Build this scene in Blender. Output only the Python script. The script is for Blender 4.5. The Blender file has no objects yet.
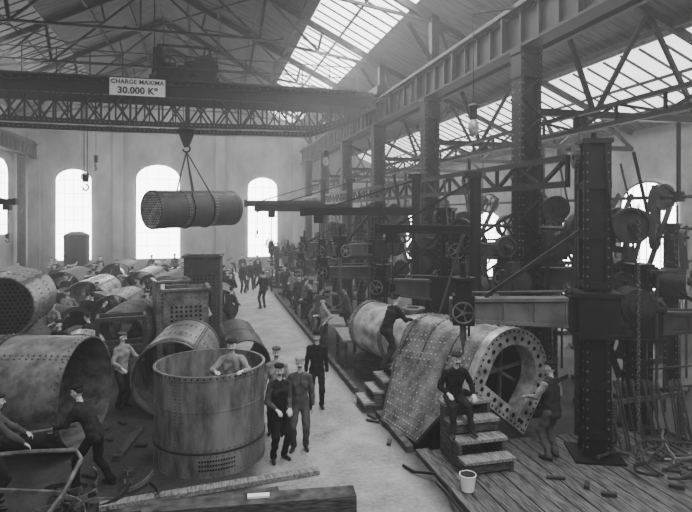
import bpy, math, random
import numpy as np
from mathutils import Vector, Matrix
random.seed(5)
COL=bpy.context.scene.collection
V=Vector
# ---------------- materials ----------------
MATS={}
def mat(name,g,g2=None,rough=.7,metal=0.,scale=3.,bump=.15,stretch=(1,1,1),det=6,contrast=(.35,.65),spec=.5,bd=.03,nr=.5):
    if name in MATS: return MATS[name]
    m=bpy.data.materials.new(name); m.use_nodes=True
    nt=m.node_tree; b=nt.nodes['Principled BSDF']
    b.inputs['Roughness'].default_value=rough; b.inputs['Metallic'].default_value=metal
    b.inputs['Specular IOR Level'].default_value=spec
    if g2 is None: g2=g*.6
    tc=nt.nodes.new('ShaderNodeTexCoord'); mp=nt.nodes.new('ShaderNodeMapping'); mp.inputs['Scale'].default_value=stretch
    n=nt.nodes.new('ShaderNodeTexNoise'); n.inputs['Scale'].default_value=scale; n.inputs['Detail'].default_value=det; n.inputs['Roughness'].default_value=nr
    r=nt.nodes.new('ShaderNodeValToRGB')
    r.color_ramp.elements[0].position=contrast[0]; r.color_ramp.elements[1].position=contrast[1]
    r.color_ramp.elements[0].color=(g2,g2,g2,1); r.color_ramp.elements[1].color=(g,g,g,1)
    nt.links.new(tc.outputs['Object'],mp.inputs[0]); nt.links.new(mp.outputs[0],n.inputs['Vector'])
    nt.links.new(n.outputs['Fac'],r.inputs[0]); nt.links.new(r.outputs[0],b.inputs['Base Color'])
    if bump:
        bp=nt.nodes.new('ShaderNodeBump'); bp.inputs['Strength'].default_value=bump; bp.inputs['Distance'].default_value=bd
        nt.links.new(n.outputs['Fac'],bp.inputs['Height']); nt.links.new(bp.outputs[0],b.inputs['Normal'])
    MATS[name]=m; return m
def emit(name,s,g=1.):
    m=bpy.data.materials.new(name); m.use_nodes=True; nt=m.node_tree; nt.nodes.clear()
    o=nt.nodes.new('ShaderNodeOutputMaterial'); e=nt.nodes.new('ShaderNodeEmission')
    n=nt.nodes.new('ShaderNodeTexNoise'); n.inputs['Scale'].default_value=1.3
    r=nt.nodes.new('ShaderNodeValToRGB'); r.color_ramp.elements[0].color=(g*.5,g*.5,g*.5,1); r.color_ramp.elements[1].color=(g,g,g,1)
    nt.links.new(n.outputs['Fac'],r.inputs[0]); nt.links.new(r.outputs[0],e.inputs[0])
    e.inputs[1].default_value=s; nt.links.new(e.outputs[0],o.inputs[0]); return m
IRON=mat('dark_iron',.007,.0025,.6,0,4,spec=.22)
IRON2=mat('grey_iron',.03,.01,.6,0,5,spec=.3)
SD=dict(det=12,nr=.68)
STEEL=mat('scaled_steel_plate',.2,.05,.45,.3,3.2,.25,contrast=(.38,.62),**SD)
STEELL=mat('bright_steel_plate',.5,.14,.42,.25,3,.25,contrast=(.38,.6),**SD)
STEELD=mat('dark_steel_plate',.032,.009,.65,.05,3.2,.3,**SD)
RIV=mat('worn_rivet',.4,.2,.35,.3,3,.0,contrast=(.45,.55))
RIVD=mat('dull_rivet',.11,.04,.45,.3,5,.0)
HOLE=mat('hole_black',.004,.003,.9,0,3,0,spec=.1)
WOOD=mat('worn_timber',.1,.025,.85,0,5,.3,(1,1,8),spec=.2)
WOODP=mat('worn_planks',.14,.03,.85,0,4,.35,(8,1,1),spec=.2)
WOODL=mat('pale_timber',.3,.1,.85,0,5,.3,(6,1,6),spec=.2)
PAINT=mat('pale_machine_paint',.13,.05,.5,0,2.5,.05)
PAINT2=mat('grey_machine_paint',.06,.025,.5,0,2.5,.05)
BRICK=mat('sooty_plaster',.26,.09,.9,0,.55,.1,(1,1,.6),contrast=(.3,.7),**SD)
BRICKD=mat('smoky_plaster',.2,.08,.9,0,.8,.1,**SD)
BELT=mat('leather_belt',.04,.02,.7,spec=.2)
WHITE=mat('white_enamel',.95,.85,.4,0,4,.02)
BLACK=mat('black_paint',.005,.004,.5,0,4,0)
ROOF=mat('roof_boards',.15,.06,.85,0,2,.2,(.6,6,1),spec=.2)
SKIN=mat('skin',.5,.4,.55,0,12,.03)
HAIR=mat('hair',.012,.008,.6,0,30,.1)
EYE=mat('eye_dark',.03,.02,.3,0,3,0)
CB=dict(rough=.9,scale=7,bump=.5,spec=.15,bd=.04,det=4,contrast=(.3,.7))
CL={'black':mat('cloth_black',.011,.006,**CB),'dark':mat('cloth_dark',.026,.013,**CB),'mid':mat('cloth_grey',.085,.05,**CB),
    'light':mat('cloth_light',.28,.18,**CB),'white':mat('cloth_white',.6,.42,**CB)}
BOOT=mat('boot_leather',.010,.005,.5)
GLASS=emit('daylit_glass',14); SKYG=emit('daylit_roof_glass',7); SKYG2=emit('hazy_roof_glass',3.6); DIMG=emit('dim_roof_glass',.25)
# ---------------- mesh builder ----------------
def basis(d):
    d=V(d).normalized(); up=V((0,0,1)) if abs(d.z)<.95 else V((0,1,0))
    u=d.cross(up).normalized(); w=u.cross(d).normalized(); return d,u,w
class M:
    def __init__(s): s.v=[];s.f=[];s.mi=[];s.m=0
    def add(s,vs,fs):
        o=len(s.v); s.v+= [tuple(a) for a in vs]; s.f+=[tuple(i+o for i in f) for f in fs]; s.mi+=[s.m]*len(fs); return s
    def box(s,c,sz,R=None):
        c=V(c); x,y,z=[a/2 for a in sz]
        vs=[V(p) for p in((-x,-y,-z),(x,-y,-z),(x,y,-z),(-x,y,-z),(-x,-y,z),(x,-y,z),(x,y,z),(-x,y,z))]
        if R: vs=[R@a for a in vs]
        return s.add([c+a for a in vs],[(0,3,2,1),(4,5,6,7),(0,1,5,4),(1,2,6,5),(2,3,7,6),(3,0,4,7)])
    def bar(s,p,q,w,h,w2=None,h2=None):
        p=V(p);q=V(q);d,u,k=basis(q-p); w2=w2 or w;h2=h2 or h
        vs=[p-u*w/2-k*h/2,p+u*w/2-k*h/2,p+u*w/2+k*h/2,p-u*w/2+k*h/2,q-u*w2/2-k*h2/2,q+u*w2/2-k*h2/2,q+u*w2/2+k*h2/2,q-u*w2/2+k*h2/2]
        return s.add(vs,[(0,1,2,3),(7,6,5,4),(4,5,1,0),(5,6,2,1),(6,7,3,2),(7,4,0,3)])
    def cyl(s,p,q,r,r2=None,n=16):
        r2=r if r2 is None else r2; p=V(p);q=V(q);d,u,k=basis(q-p)
        a=[2*math.pi*i/n for i in range(n)]
        vs=[p+(u*math.cos(t)+k*math.sin(t))*r for t in a]+[q+(u*math.cos(t)+k*math.sin(t))*r2 for t in a]
        fs=[(i,i+n,(i+1)%n+n,(i+1)%n) for i in range(n)]+[tuple(range(n)),tuple(range(2*n-1,n-1,-1))]
        return s.add(vs,fs)
    def tube(s,p,q,R,r,n=40):
        p=V(p);q=V(q);d,u,k=basis(q-p); vs=[]
        for c,rr in((p,R),(q,R),(q,r),(p,r)):
            vs+=[c+(u*math.cos(2*math.pi*i/n)+k*math.sin(2*math.pi*i/n))*rr for i in range(n)]
        fs=[]
        for b in range(4):
            o=b*n;o2=((b+1)%4)*n
            fs+=[(o+i,o2+i,o2+(i+1)%n,o+(i+1)%n) for i in range(n)]
        return s.add(vs,fs)
    def ell(s,c,r,B=None,n=12,k=8):
        c=V(c); vs=[];fs=[]
        for j in range(1,k):
            ph=math.pi*j/k
            for i in range(n):
                t=2*math.pi*i/n; a=V((math.sin(ph)*math.cos(t)*r[0],math.sin(ph)*math.sin(t)*r[1],math.cos(ph)*r[2]))
                vs.append(c+(B@a if B else a))
        a=V((0,0,r[2])); a=B@a if B else a; vs+=[c+a,c-a]; T=len(vs)-2
        for j in range(k-2):
            for i in range(n): fs.append((j*n+i,(j+1)*n+i,(j+1)*n+(i+1)%n,j*n+(i+1)%n))
        for i in range(n): fs.append((T,i,(i+1)%n)); fs.append((T+1,(k-2)*n+(i+1)%n,(k-2)*n+i))
        return s.add(vs,fs)
    def cap(s,p,q,r1,r2,n=12):
        p=V(p);q=V(q)
        if (q-p).length<1e-5:q=p+V((0,0,1e-3))
        d,u,k=basis(q-p); rings=[]
        for a in(80,50,20): a=math.radians(a); rings.append((p-d*r1*math.sin(a),r1*math.cos(a)))
        for a in(0,20,50,80): a=math.radians(a); rings.append((q+d*r2*math.sin(a),r2*math.cos(a)))
        vs=[]
        for c,r in rings: vs+=[c+(u*math.cos(2*math.pi*i/n)+k*math.sin(2*math.pi*i/n))*r for i in range(n)]
        fs=[]
        for j in range(len(rings)-1): fs+=[(j*n+i,(j+1)*n+i,(j+1)*n+(i+1)%n,j*n+(i+1)%n) for i in range(n)]
        L=(len(rings)-1)*n
        fs+=[tuple(range(n)),tuple(range(L+n-1,L-1,-1))]
        return s.add(vs,fs)
    def rivet(s,c,nrm,r=.02):
        c=V(c);d,u,k=basis(nrm); n=6
        vs=[c+(u*math.cos(i*math.pi/3)+k*math.sin(i*math.pi/3))*r for i in range(n)]
        vs+=[c+d*r*.6+(u*math.cos(i*math.pi/3)+k*math.sin(i*math.pi/3))*r*.6 for i in range(n)]
        return s.add(vs,[(i,i+n,(i+1)%n+n,(i+1)%n) for i in range(n)]+[tuple(range(2*n-1,n-1,-1))])
    def disc(s,c,nrm,r,n=8):
        c=V(c);d,u,k=basis(nrm)
        return s.add([c+(u*math.cos(2*math.pi*i/n)+k*math.sin(2*math.pi*i/n))*r for i in range(n)],[tuple(range(n))])
    def path(s,pts,r,n=8,closed=False):
        pts=[V(p) for p in pts]; N=len(pts); vs=[]
        for j,p in enumerate(pts):
            a=pts[(j-1)%N] if closed or j>0 else p; b=pts[(j+1)%N] if closed or j<N-1 else p
            d,u,k=basis(b-a)
            vs+=[p+(u*math.cos(2*math.pi*i/n)+k*math.sin(2*math.pi*i/n))*r for i in range(n)]
        fs=[]
        for j in range(N if closed else N-1):
            o=j*n;o2=((j+1)%N)*n
            fs+=[(o+i,o2+i,o2+(i+1)%n,o+(i+1)%n) for i in range(n)]
        if not closed: fs+=[tuple(range(n)),tuple(range(N*n-1,(N-1)*n-1,-1))]
        return s.add(vs,fs)
    def ring(s,c,axis,R,r,n=24,k=8):
        d,u,w=basis(axis); c=V(c); vs=[];fs=[]
        for i in range(n):
            t=2*math.pi*i/n; e=u*math.cos(t)+w*math.sin(t)
            vs+=[c+e*(R+r*math.cos(2*math.pi*j/k))+d*r*math.sin(2*math.pi*j/k) for j in range(k)]
        for i in range(n):
            for j in range(k): fs.append((i*k+j,((i+1)%n)*k+j,((i+1)%n)*k+(j+1)%k,i*k+(j+1)%k))
        return s.add(vs,fs)
    def wheel(s,c,axis,R,w=.08,spokes=6,r=.02,rim=.04,web=False):
        c=V(c);d,u,k=basis(axis)
        s.tube(c-d*w/2,c+d*w/2,R,R-rim,28); s.cyl(c-d*w*.8,c+d*w*.8,R*.22,n=12)
        if web: s.cyl(c-d*w*.12,c+d*w*.12,R-rim*.5,n=24)
        else:
            for i in range(spokes):
                t=2*math.pi*i/spokes; e=u*math.cos(t)+k*math.sin(t); s.bar(c+e*R*.1,c+e*(R-rim*.5),r*1.6,r*1.6)
        return s
    def gear(s,c,axis,R,w=.06,teeth=22):
        c=V(c);d,u,k=basis(axis); s.cyl(c-d*w/2,c+d*w/2,R,n=24); s.cyl(c-d*w,c+d*w,R*.3,n=12)
        for i in range(teeth):
            t=2*math.pi*i/teeth; e=u*math.cos(t)+k*math.sin(t); s.bar(c+e*R*.97-d*w*.45,c+e*R*.97+d*w*.45,R*.11,R*.2)
        return s
    def lattice(s,p,q,h,n,w=.12,th=.1,diag=.05):
        p=V(p);q=V(q); H=V((0,0,h))
        s.bar(p,q,w,th); s.bar(p+H,q+H,w,th)
        for i in range(n+1):
            a=p+(q-p)*i/n; s.bar(a,a+H,diag,diag)
            if i<n:
                b=p+(q-p)*(i+1)/n
                if i%2: s.bar(a,b+H,diag,diag)
                else: s.bar(a+H,b,diag,diag)
        return s
    def extr(s,prof,y0,y1,prof2=None):
        n=len(prof);prof2=prof2 or prof
        return s.add([(x,y0,z) for x,z in prof]+[(x,y1,z) for x,z in prof2],
            [(i,(i+1)%n,(i+1)%n+n,i+n) for i in range(n)]+[tuple(range(n-1,-1,-1)),tuple(range(n,2*n))])
def mesh(name,m,mats,off=None,smooth=True,angle=35):
    me=bpy.data.meshes.new(name); vs=m.v
    if off is not None: vs=[(a[0]-off[0],a[1]-off[1],a[2]-off[2]) for a in vs]
    me.from_pydata(vs,[],m.f); 
    if not isinstance(mats,(list,tuple)): mats=[mats]
    for a in mats: me.materials.append(a)
    me.polygons.foreach_set('material_index',m.mi)
    if smooth:
        me.polygons.foreach_set('use_smooth',[True]*len(m.f))
        try: me.set_sharp_from_angle(angle=math.radians(angle))
        except Exception: pass
    me.update(); return me
def O(name,me,loc=(0,0,0),parent=None,rz=0):
    o=bpy.data.objects.new(name,me); COL.objects.link(o); o.location=loc; o.rotation_euler=(0,0,math.radians(rz))
    if parent: o.parent=parent
    return o
def tagit(o,label,cat,group=None):
    o['label']=label;o['category']=cat
    if group:o['group']=group
def thing(name,loc,parts,label,cat,rz=0,group=None,world=False):
    off=loc if world else None
    if len(parts)==1 and len(parts[0])<4:
        o=O(name,mesh(name,parts[0][1],parts[0][2],off),loc,None,rz); tagit(o,label,cat,group); return o
    e=bpy.data.objects.new(name,None); COL.objects.link(e); e.location=loc; e.rotation_euler=(0,0,math.radians(rz)); e.empty_display_size=.2
    tagit(e,label,cat,group)
    for p in parts:
        c=O(p[0],mesh(p[0],p[1],p[2],off),(0,0,0),e)
        if len(p)>3:
            for q in p[3]: O(q[0],mesh(q[0],q[1],q[2],off),(0,0,0),c)
    return e
def dup(o,loc,rz=None,label=None):
    def rec(a,par):
        b=a.copy(); COL.objects.link(b)
        if par: b.parent=par
        for ch in list(a.children): rec(ch,b)
        return b
    n=rec(o,None); n.location=loc
    if rz is not None:n.rotation_euler=(0,0,math.radians(rz))
    if label:n['label']=label
    return n
def struct(name,m,mats,smooth=False):
    o=O(name,mesh(name,m,mats,None,smooth)); o['kind']='structure'; return o

# ---------------- room ----------------
LX,RX,CX,FY=-12.,15.,7.,42.
fm=bpy.data.materials.new('packed_earth_floor'); fm.use_nodes=True; nt=fm.node_tree; b=nt.nodes['Principled BSDF']; b.inputs['Roughness'].default_value=.8
b.inputs['Specular IOR Level'].default_value=.3
tc=nt.nodes.new('ShaderNodeTexCoord'); n1=nt.nodes.new('ShaderNodeTexNoise'); n1.inputs['Scale'].default_value=1.2; n1.inputs['Detail'].default_value=12; n1.inputs['Roughness'].default_value=.65
n2=nt.nodes.new('ShaderNodeTexNoise'); n2.inputs['Scale'].default_value=14; n2.inputs['Detail'].default_value=6
r1=nt.nodes.new('ShaderNodeValToRGB'); r1.color_ramp.elements[0].position=.3; r1.color_ramp.elements[0].color=(.008,.008,.008,1); r1.color_ramp.elements[1].position=.7; r1.color_ramp.elements[1].color=(.07,.07,.07,1)
r2=nt.nodes.new('ShaderNodeValToRGB'); r2.color_ramp.elements[0].position=.34; r2.color_ramp.elements[0].color=(.12,.12,.12,1); r2.color_ramp.elements[1].position=.6; r2.color_ramp.elements[1].color=(.34,.34,.34,1)
mx=nt.nodes.new('ShaderNodeMath'); mx.operation='ADD'
sc=nt.nodes.new('ShaderNodeMath'); sc.operation='MULTIPLY'; sc.inputs[1].default_value=.5
nt.links.new(tc.outputs['Object'],n1.inputs['Vector']); nt.links.new(tc.outputs['Object'],n2.inputs['Vector'])
nt.links.new(n2.outputs['Fac'],sc.inputs[0]); nt.links.new(n1.outputs['Fac'],mx.inputs[0]); nt.links.new(sc.outputs[0],mx.inputs[1])
s3=nt.nodes.new('ShaderNodeMath'); s3.operation='MULTIPLY'; s3.inputs[1].default_value=.667
nt.links.new(mx.outputs[0],s3.inputs[0]); nt.links.new(s3.outputs[0],r1.inputs[0]); nt.links.new(s3.outputs[0],r2.inputs[0])
sx=nt.nodes.new('ShaderNodeSeparateXYZ'); nt.links.new(tc.outputs['Object'],sx.inputs[0])
d0=nt.nodes.new('ShaderNodeMath'); d0.operation='SUBTRACT'; d0.inputs[1].default_value=2.15; nt.links.new(sx.outputs[0],d0.inputs[0])
d1=nt.nodes.new('ShaderNodeMath'); d1.operation='ABSOLUTE'; nt.links.new(d0.outputs[0],d1.inputs[0])
d2=nt.nodes.new('ShaderNodeMath'); d2.operation='MULTIPLY_ADD'; d2.inputs[1].default_value=.8; nt.links.new(n1.outputs['Fac'],d2.inputs[0]); nt.links.new(d1.outputs[0],d2.inputs[2])
mr=nt.nodes.new('ShaderNodeMapRange'); mr.inputs[1].default_value=1.5; mr.inputs[2].default_value=1.9; nt.links.new(d2.outputs[0],mr.inputs[0])
mm=nt.nodes.new('ShaderNodeMix'); mm.data_type='RGBA'; nt.links.new(mr.outputs[0],mm.inputs[0]); nt.links.new(r2.outputs[0],mm.inputs[6]); nt.links.new(r1.outputs[0],mm.inputs[7])
nt.links.new(mm.outputs[2],b.inputs['Base Color'])
bp=nt.nodes.new('ShaderNodeBump'); bp.inputs['Strength'].default_value=.7; bp.inputs['Distance'].default_value=.06; nt.links.new(s3.outputs[0],bp.inputs['Height']); nt.links.new(bp.outputs[0],b.inputs['Normal'])
# floor with an open work pit beside the boiler (x 3.75-5.3, y 9.75-11.6)
f=M()
f.box((-4.375,17,-.5),(16.25,52,1.0)).box((10.4,17,-.5),(10.2,52,1.0)).box((4.525,.375,-.5),(1.55,18.75,1.0)).box((4.525,27.3,-.5),(1.55,31.4,1.0)).box((4.525,10.675,-.95),(1.55,1.85,.1))
struct('floor',f,fm)
w=M().box((1.5,FY+.15,6),(27.6,.3,12.2))
w.add([(LX,FY,12),(CX,FY,12),((LX+CX)/2,FY,16)],[(0,1,2)])
for x in(-11.6,-6.2,.9,6.6): w.box((x,FY-.12,5.2),(.7,.3,10.4))
w.box((-2.5,FY-.1,10.5),(19,.35,.25))
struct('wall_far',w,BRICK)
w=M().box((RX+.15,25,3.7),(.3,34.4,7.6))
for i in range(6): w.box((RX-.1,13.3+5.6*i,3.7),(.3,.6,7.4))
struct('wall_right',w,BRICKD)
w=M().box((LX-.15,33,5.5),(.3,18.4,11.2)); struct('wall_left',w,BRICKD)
def arched(n,c,u,nr,wd,zb,zt,nv=3,nh=6):
    c=V(c);u=V(u);nr=V(nr); rise=wd*.35; m=M(); K=10
    def top(a): return zt-rise+rise*math.sqrt(max(0,1-(a/(wd/2))**2))
    pts=[(-wd/2,zb),(wd/2,zb)]+[(wd/2*math.cos(math.pi*i/K),zt-rise+rise*math.sin(math.pi*i/K)) for i in range(K+1)]
    P=lambda a,z,o=0: c+u*a+V((0,0,z))+nr*o
    m.m=0; m.add([P(a,z,.06) for a,z in pts],[tuple(range(len(pts)))])
    m.m=1; m.path([P(a*1.02,z,.08) for a,z in pts],.04,6,True)
    for i in range(1,nv+1):
        a=-wd/2+wd*i/(nv+1); m.bar(P(a,zb,.1),P(a,top(a),.1),.018,.018)
    for i in range(1,nh+1):
        z=zb+(zt-rise-zb)*i/nh; m.bar(P(-wd/2,z,.1),P(wd/2,z,.1),.018,.018)
    return struct('window_%d'%n,m,[GLASS,IRON2])
k=1
for x,wd,zb,zt in((-9.1,2.3,1.2,7.6),(-3.5,3.0,1.2,8.0),(4.0,2.2,1.2,7.2)):
    arched(k,(x,FY-.05,0),(1,0,0),(0,-1,0),wd,zb,zt); k+=1
for i in range(6):
    arched(k,(RX-.02,10.5+5.6*i,0),(0,1,0),(-1,0,0),2.5 if i<2 else 3.3,1.0,5.6 if i<2 else 4.6); k+=1
for y in(30.5,36.5):
    arched(k,(LX+.02,y,0),(0,1,0),(1,0,0),2.5,3.2,7.8); k+=1
rx=-2.5; ez=10.95; rzz=15.7
def slope(x): return rzz-(abs(x-rx))*.5
m=M()
def rq(x0,x1,y0=8,y1=42,f=slope,t=.08):
    m.add([(x0,y0,f(x0)+t),(x1,y0,f(x1)+t),(x1,y1,f(x1)+t),(x0,y1,f(x0)+t)],[(0,1,2,3)])
rq(-12.3,-9.5);rq(-7.3,rx);rq(rx,4.1);rq(6.5,7.1)
sl=lambda x:10.9-(x-7)*.4375
rq(7,11.4,f=sl);rq(14.0,15.2,f=sl)
struct('ceiling',m,ROOF)
def skyl(n,x0,x1,f,g):
    m=M(); m.m=0; m.add([(x0,8,f(x0)+.05),(x1,8,f(x1)+.05),(x1,42,f(x1)+.05),(x0,42,f(x0)+.05)],[(0,1,2,3)]); m.m=1
    y=8.4
    while y<42: m.bar((x0,y,f(x0)),(x1,y,f(x1)),.05,.05); y+=.7
    xm=(x0+x1)/2; m.bar((xm,8,f(xm)),(xm,42,f(xm)),.06,.08)
    struct('window_%d'%n,m,[g,IRON2])
skyl(k,4.1,6.5,slope,SKYG);skyl(k+1,-9.5,-7.3,slope,DIMG);skyl(k+2,11.4,14.0,sl,SKYG2)  # invented left band, kept as a source for its fill lamp; glow turned down
# trusses
m=M(); 
m.bar((LX,0,ez-.1),(rx,0,rzz-.1),.16,.24);m.bar((CX,0,ez-.1),(rx,0,rzz-.1),.16,.24)
m.bar((LX,0,ez-.2),(-7,0,11.5),.08,.1);m.bar((CX,0,ez-.2),(2,0,11.5),.08,.1);m.bar((-7,0,11.5),(2,0,11.5),.08,.1)
for sg in(-1,1):
    X=lambda a:rx+sg*a
    m.bar((X(4.5),0,11.5),(X(4.75),0,slope(X(4.75))-.1),.12,.12)
    m.bar((X(4.5),0,11.5),(rx,0,rzz-.2),.08,.1)
    for a0,z0,a1 in((6.9,11.2,7.1),(2.2,13.5,2.4)):
        m.bar((X(a0),0,z0),(X(a1),0,slope(X(a1))-.1),.09,.09); m.bar((X(a0),0,z0),(X(4.75),0,slope(X(4.75))-.1),.08,.08)
m.bar((rx,0,11.5),(rx,0,rzz-.2),.06,.06)
t0=thing('roof_truss',(0,16.7,0),[('roof_truss',m,IRON2)],'riveted iron roof truss spanning the main hall','roof truss',group='main hall roof trusses')
for y in(22.3,27.9,33.5,39.1): dup(t0,(0,y,0))
m=M(); m.bar((7.3,0,6.8),(14.8,0,6.8),.16,.16); m.bar((7.2,0,sl(7.2)-.1),(14.8,0,sl(14.8)-.1),.14,.18)
xs=[7.3,8.8,10.3,11.8,13.3,14.8]
for i,x in enumerate(xs[:-1]):
    a=xs[i+1]
    if i%2: m.bar((x,0,6.8),(a,0,sl(a)-.1),.09,.1)
    else: m.bar((x,0,sl(x)-.1),(a,0,6.8),.09,.1)
t1=thing('roof_truss',(0,11.1,0),[('roof_truss',m,IRON)],'lattice iron truss across the lower side bay','roof truss',group='side bay roof trusses')
for i in range(1,6): dup(t1,(0,11.1+5.6*i,0))
pm=M().box((0,25,0),(.12,34,.16)); pu=None
for x in(-10.9,-5.5,-3.9,-1.1,.5,2.1,3.7):
    if pu is None: pu=thing('purlin',(x,0,slope(x)-.05),[('purlin',pm,IRON2)],'long iron purlin under the roof boards','purlin',group='roof purlins')
    else: dup(pu,(x,0,slope(x)-.05))
for x in(9,11,14.2): dup(pu,(x,0,sl(x)-.07))
wm=M().cyl((0,0,0),(5.2,5.6,0),.03,n=6).cyl((5.2,0,0),(0,5.6,0),.03,n=6)
w0=thing('wind_brace',(-2.2,16.7,11.6),[('wind_brace',wm,IRON2)],'thin crossed iron rods between roof trusses','brace',group='roof wind braces')
for i in range(1,4): dup(w0,(-2.2,16.7+5.6*i,11.6)); dup(w0,(-8.2,16.7+5.6*i,11.6))
# columns
def column_parts(h,w=.55):
    m=M(); m.m=0
    for sx_ in(-1,1): m.box((sx_*(w/2-.04),0,h/2),(.08,.42,h))
    m.box((0,0,h/2),(w-.1,.05,h))
    z=.35
    while z<h-.5:
        for sy in(-1,1): m.bar((-w/2,sy*.21,z),(w/2,sy*.21,z+.45),.09,.03) if int(z/.45)%2 else m.bar((w/2,sy*.21,z),(-w/2,sy*.21,z+.45),.09,.03)
        z+=.45
    z=.2; m.m=1
    while z<h:
        for sx_ in(-1,1): m.rivet((sx_*(w/2-.04),-.21,z),(0,-1,0),.022)
        for sy in(-.14,.14): m.rivet((-w/2,sy,z),(-1,0,0),.022)
        z+=.16
    b=M().box((0,0,.05),(w+.4,.8,.1))
    for sx_ in(-1,1): b.extr([(sx_*w/2,.1),(sx_*(w/2+.18),.1),(sx_*w/2,.6)],-.2,.2)
    c=M().box((0,0,h+.06),(w+.06,.46,.12)).box((0,0,h-.3),(w+.03,.44,.5))
    return [('shaft',m,[IRON,RIVD]),('base_plate',b,IRON),('cap_plate',c,IRON)]
c0=thing('steel_column',(CX,11.1,0),column_parts(8.1,.5),'tall riveted dark steel column carrying the crane girder','column',group='hall columns')
for i in range(1,6): dup(c0,(CX,11.1+5.6*i,0))
for y in(27.9,33.5,39.1): dup(c0,(LX+.5,y,0))
um=M().box((0,0,.8),(.26,.26,1.6)).bar((0,0,0),(-.9,0,1.3),.1,.12)
u0=thing('roof_post',(CX+.15,11.1,9.35),[('roof_post',um,IRON)],'short steel post between crane girder and roof','post',group='roof posts')
for i in range(1,6): dup(u0,(CX+.15,11.1+5.6*i,9.35))
def girder(x,y0,y1):
    m=M(); m.m=0; m.box((x,(y0+y1)/2,8.73),(.04,y1-y0,.9))
    for z in(8.26,9.2): m.box((x,(y0+y1)/2,z),(.42,y1-y0,.05))
    for z in(8.33,9.13): m.box((x,(y0+y1)/2,z),(.16,y1-y0,.1))
    y=y0+.3; i=0
    while y<y1:
        m.box((x,y,8.73),(.2 if i%4 else .34,.06,.84)); y+=.7; i+=1
    m.m=1
    for i in range(int((y1-y0)/.25)): 
        for z in(8.33,9.13): m.rivet((x-.08,y0+.25*i+.1,z),(-1,0,0),.026)
    r=M().box((x,(y0+y1)/2,9.31),(.08,y1-y0,.16))
    return [('girder',m,[IRON,RIVD]),('rail',r,STEELD)]
thing('crane_runway_girder',(CX,6.,8.2),girder(CX,6.,41.8),'long riveted plate girder carrying the crane rail','girder',world=True)
thing('crane_runway_girder',(LX+.5,26.,8.2),girder(LX+.5,26.,41.8),'crane rail girder along the plastered wall','girder',world=True)
m=M().lattice((7.5,6.,8.3),(7.5,41.5,8.3),.95,33,.12,.12,.06)
thing('lattice_beam',(7.5,6.,8.3),[('lattice_beam',m,IRON)],'walkway lattice beam beside the crane girder','beam',world=True)
m=M().lattice((6.62,9.1,5.05),(6.62,38.,5.05),.5,33,.12,.12,.07)
thing('lattice_beam',(6.62,9.1,5.),[('lattice_beam',m,IRON)],'horizontal lattice beam fixed along the columns','beam',world=True)
m=M().lattice((7.45,6.5,6.2),(7.45,41.,6.2),.35,30,.12,.08,.05)
thing('lattice_beam',(7.45,6.5,6.2),[('lattice_beam',m,IRON)],'upper horizontal lattice beam behind the columns','beam',world=True)
# ---------------- overhead crane ----------------
def bridge(y):
    m=M(); zt=9.5; m.m=0
    X=[-11.5,-10.2]+[-10.2+14.6*i/14 for i in range(1,15)]+[5.6,7.0]
    Z=[9.1,8.05]+[8.0-.08*math.sin(math.pi*i/14) for i in range(1,15)]+[8.4,9.1]
    m.box((-2.25,y,zt),(18.5,.34,.2)); m.box((-2.25,y,zt-.3),(18.5,.12,.4))
    for i in range(len(X)-1):
        m.bar((X[i],y,Z[i]),(X[i+1],y,Z[i+1]),.34,.2); m.bar((X[i],y,Z[i]),(X[i],y,zt),.07,.09)
        m.bar(((X[i]+X[i+1])/2,y,(Z[i]+Z[i+1])/2),((X[i]+X[i+1])/2,y,zt),.05,.06)
        m.bar((X[i],y,Z[i]),(X[i+1],y,zt),.07,.07)
        m.bar((X[i],y,zt),(X[i+1],y,Z[i+1]),.07,.07)
    m.m=1
    for i in range(len(X)-1):
        for j in range(6):
            f=j/6; m.rivet((X[i]+(X[i+1]-X[i])*f,y-.17,Z[i]+(Z[i+1]-Z[i])*f),(0,-1,0),.03)
    for i in range(60): m.rivet((-11.3+i*.31,y-.17,zt),(0,-1,0),.03)
    return m
tro=M().box((-.9,23.4,9.75),(2.6,2.2,.16)).box((-1.6,23.2,10.1),(.7,1.2,.6)).cyl((-1.2,23.2,10.2),(0.1,23.2,10.2),.28)
tro.gear((-.1,22.5,10.25),(0,1,0),.48,.08,26).gear((-.85,22.5,10.05),(0,1,0),.2,.08,14).wheel((-1.5,22.45,10.3),(0,1,0),.3,.1,5,.02)
for x in(-2.1,.3):
    for y in(22.4,24.4): tro.bar((x,y,9.8),(x*.8-.2,y,11.0),.08,.08)
    tro.bar((x*.8-.2,22.4,11.),(x*.8-.2,24.4,11.),.08,.08)
tro.bar((-1.9,22.4,11.),(.05,22.4,11.),.08,.1).box((-1.9,22.9,10.5),(.35,.8,.9)).box((-.5,24.,10.4),(.9,.5,.8))
for x in(-2.0,.2):
    for y in(22.5,24.3): tro.cyl((x,y-.06,9.72),(x,y+.06,9.72),.14)
rail=M()
for i in range(16): rail.bar((-11+1.13*i,21.95,9.55),(-11+1.13*i,21.95,10.5),.035,.035)
for z in(10.05,10.5): rail.bar((-11,21.95,z),(6,21.95,z),.035,.035)
rail.box((-2.5,22.15,9.56),(17,.5,.05))
def etr(x):
    m=M().box((x,23.4,9.62),(.45,3.4,.34))
    for y in(22.0,24.8): m.cyl((x-.1,y,9.52),(x+.1,y,9.52),.17)
    return m
cab=M(); 
for dx in(-.12,-.04,.04,.12): cab.cyl((-.85+dx,23.1,7.7),(-.85+dx,23.1,9.75),.014,n=6)
hk=M().box((-.85,23.1,7.75),(.42,.24,.4)); hk.wheel((-.85,22.96,7.75),(0,1,0),.24,.05,5); hk.cyl((-.85,23.1,7.6),(-.85,23.1,7.3),.05)
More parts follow.
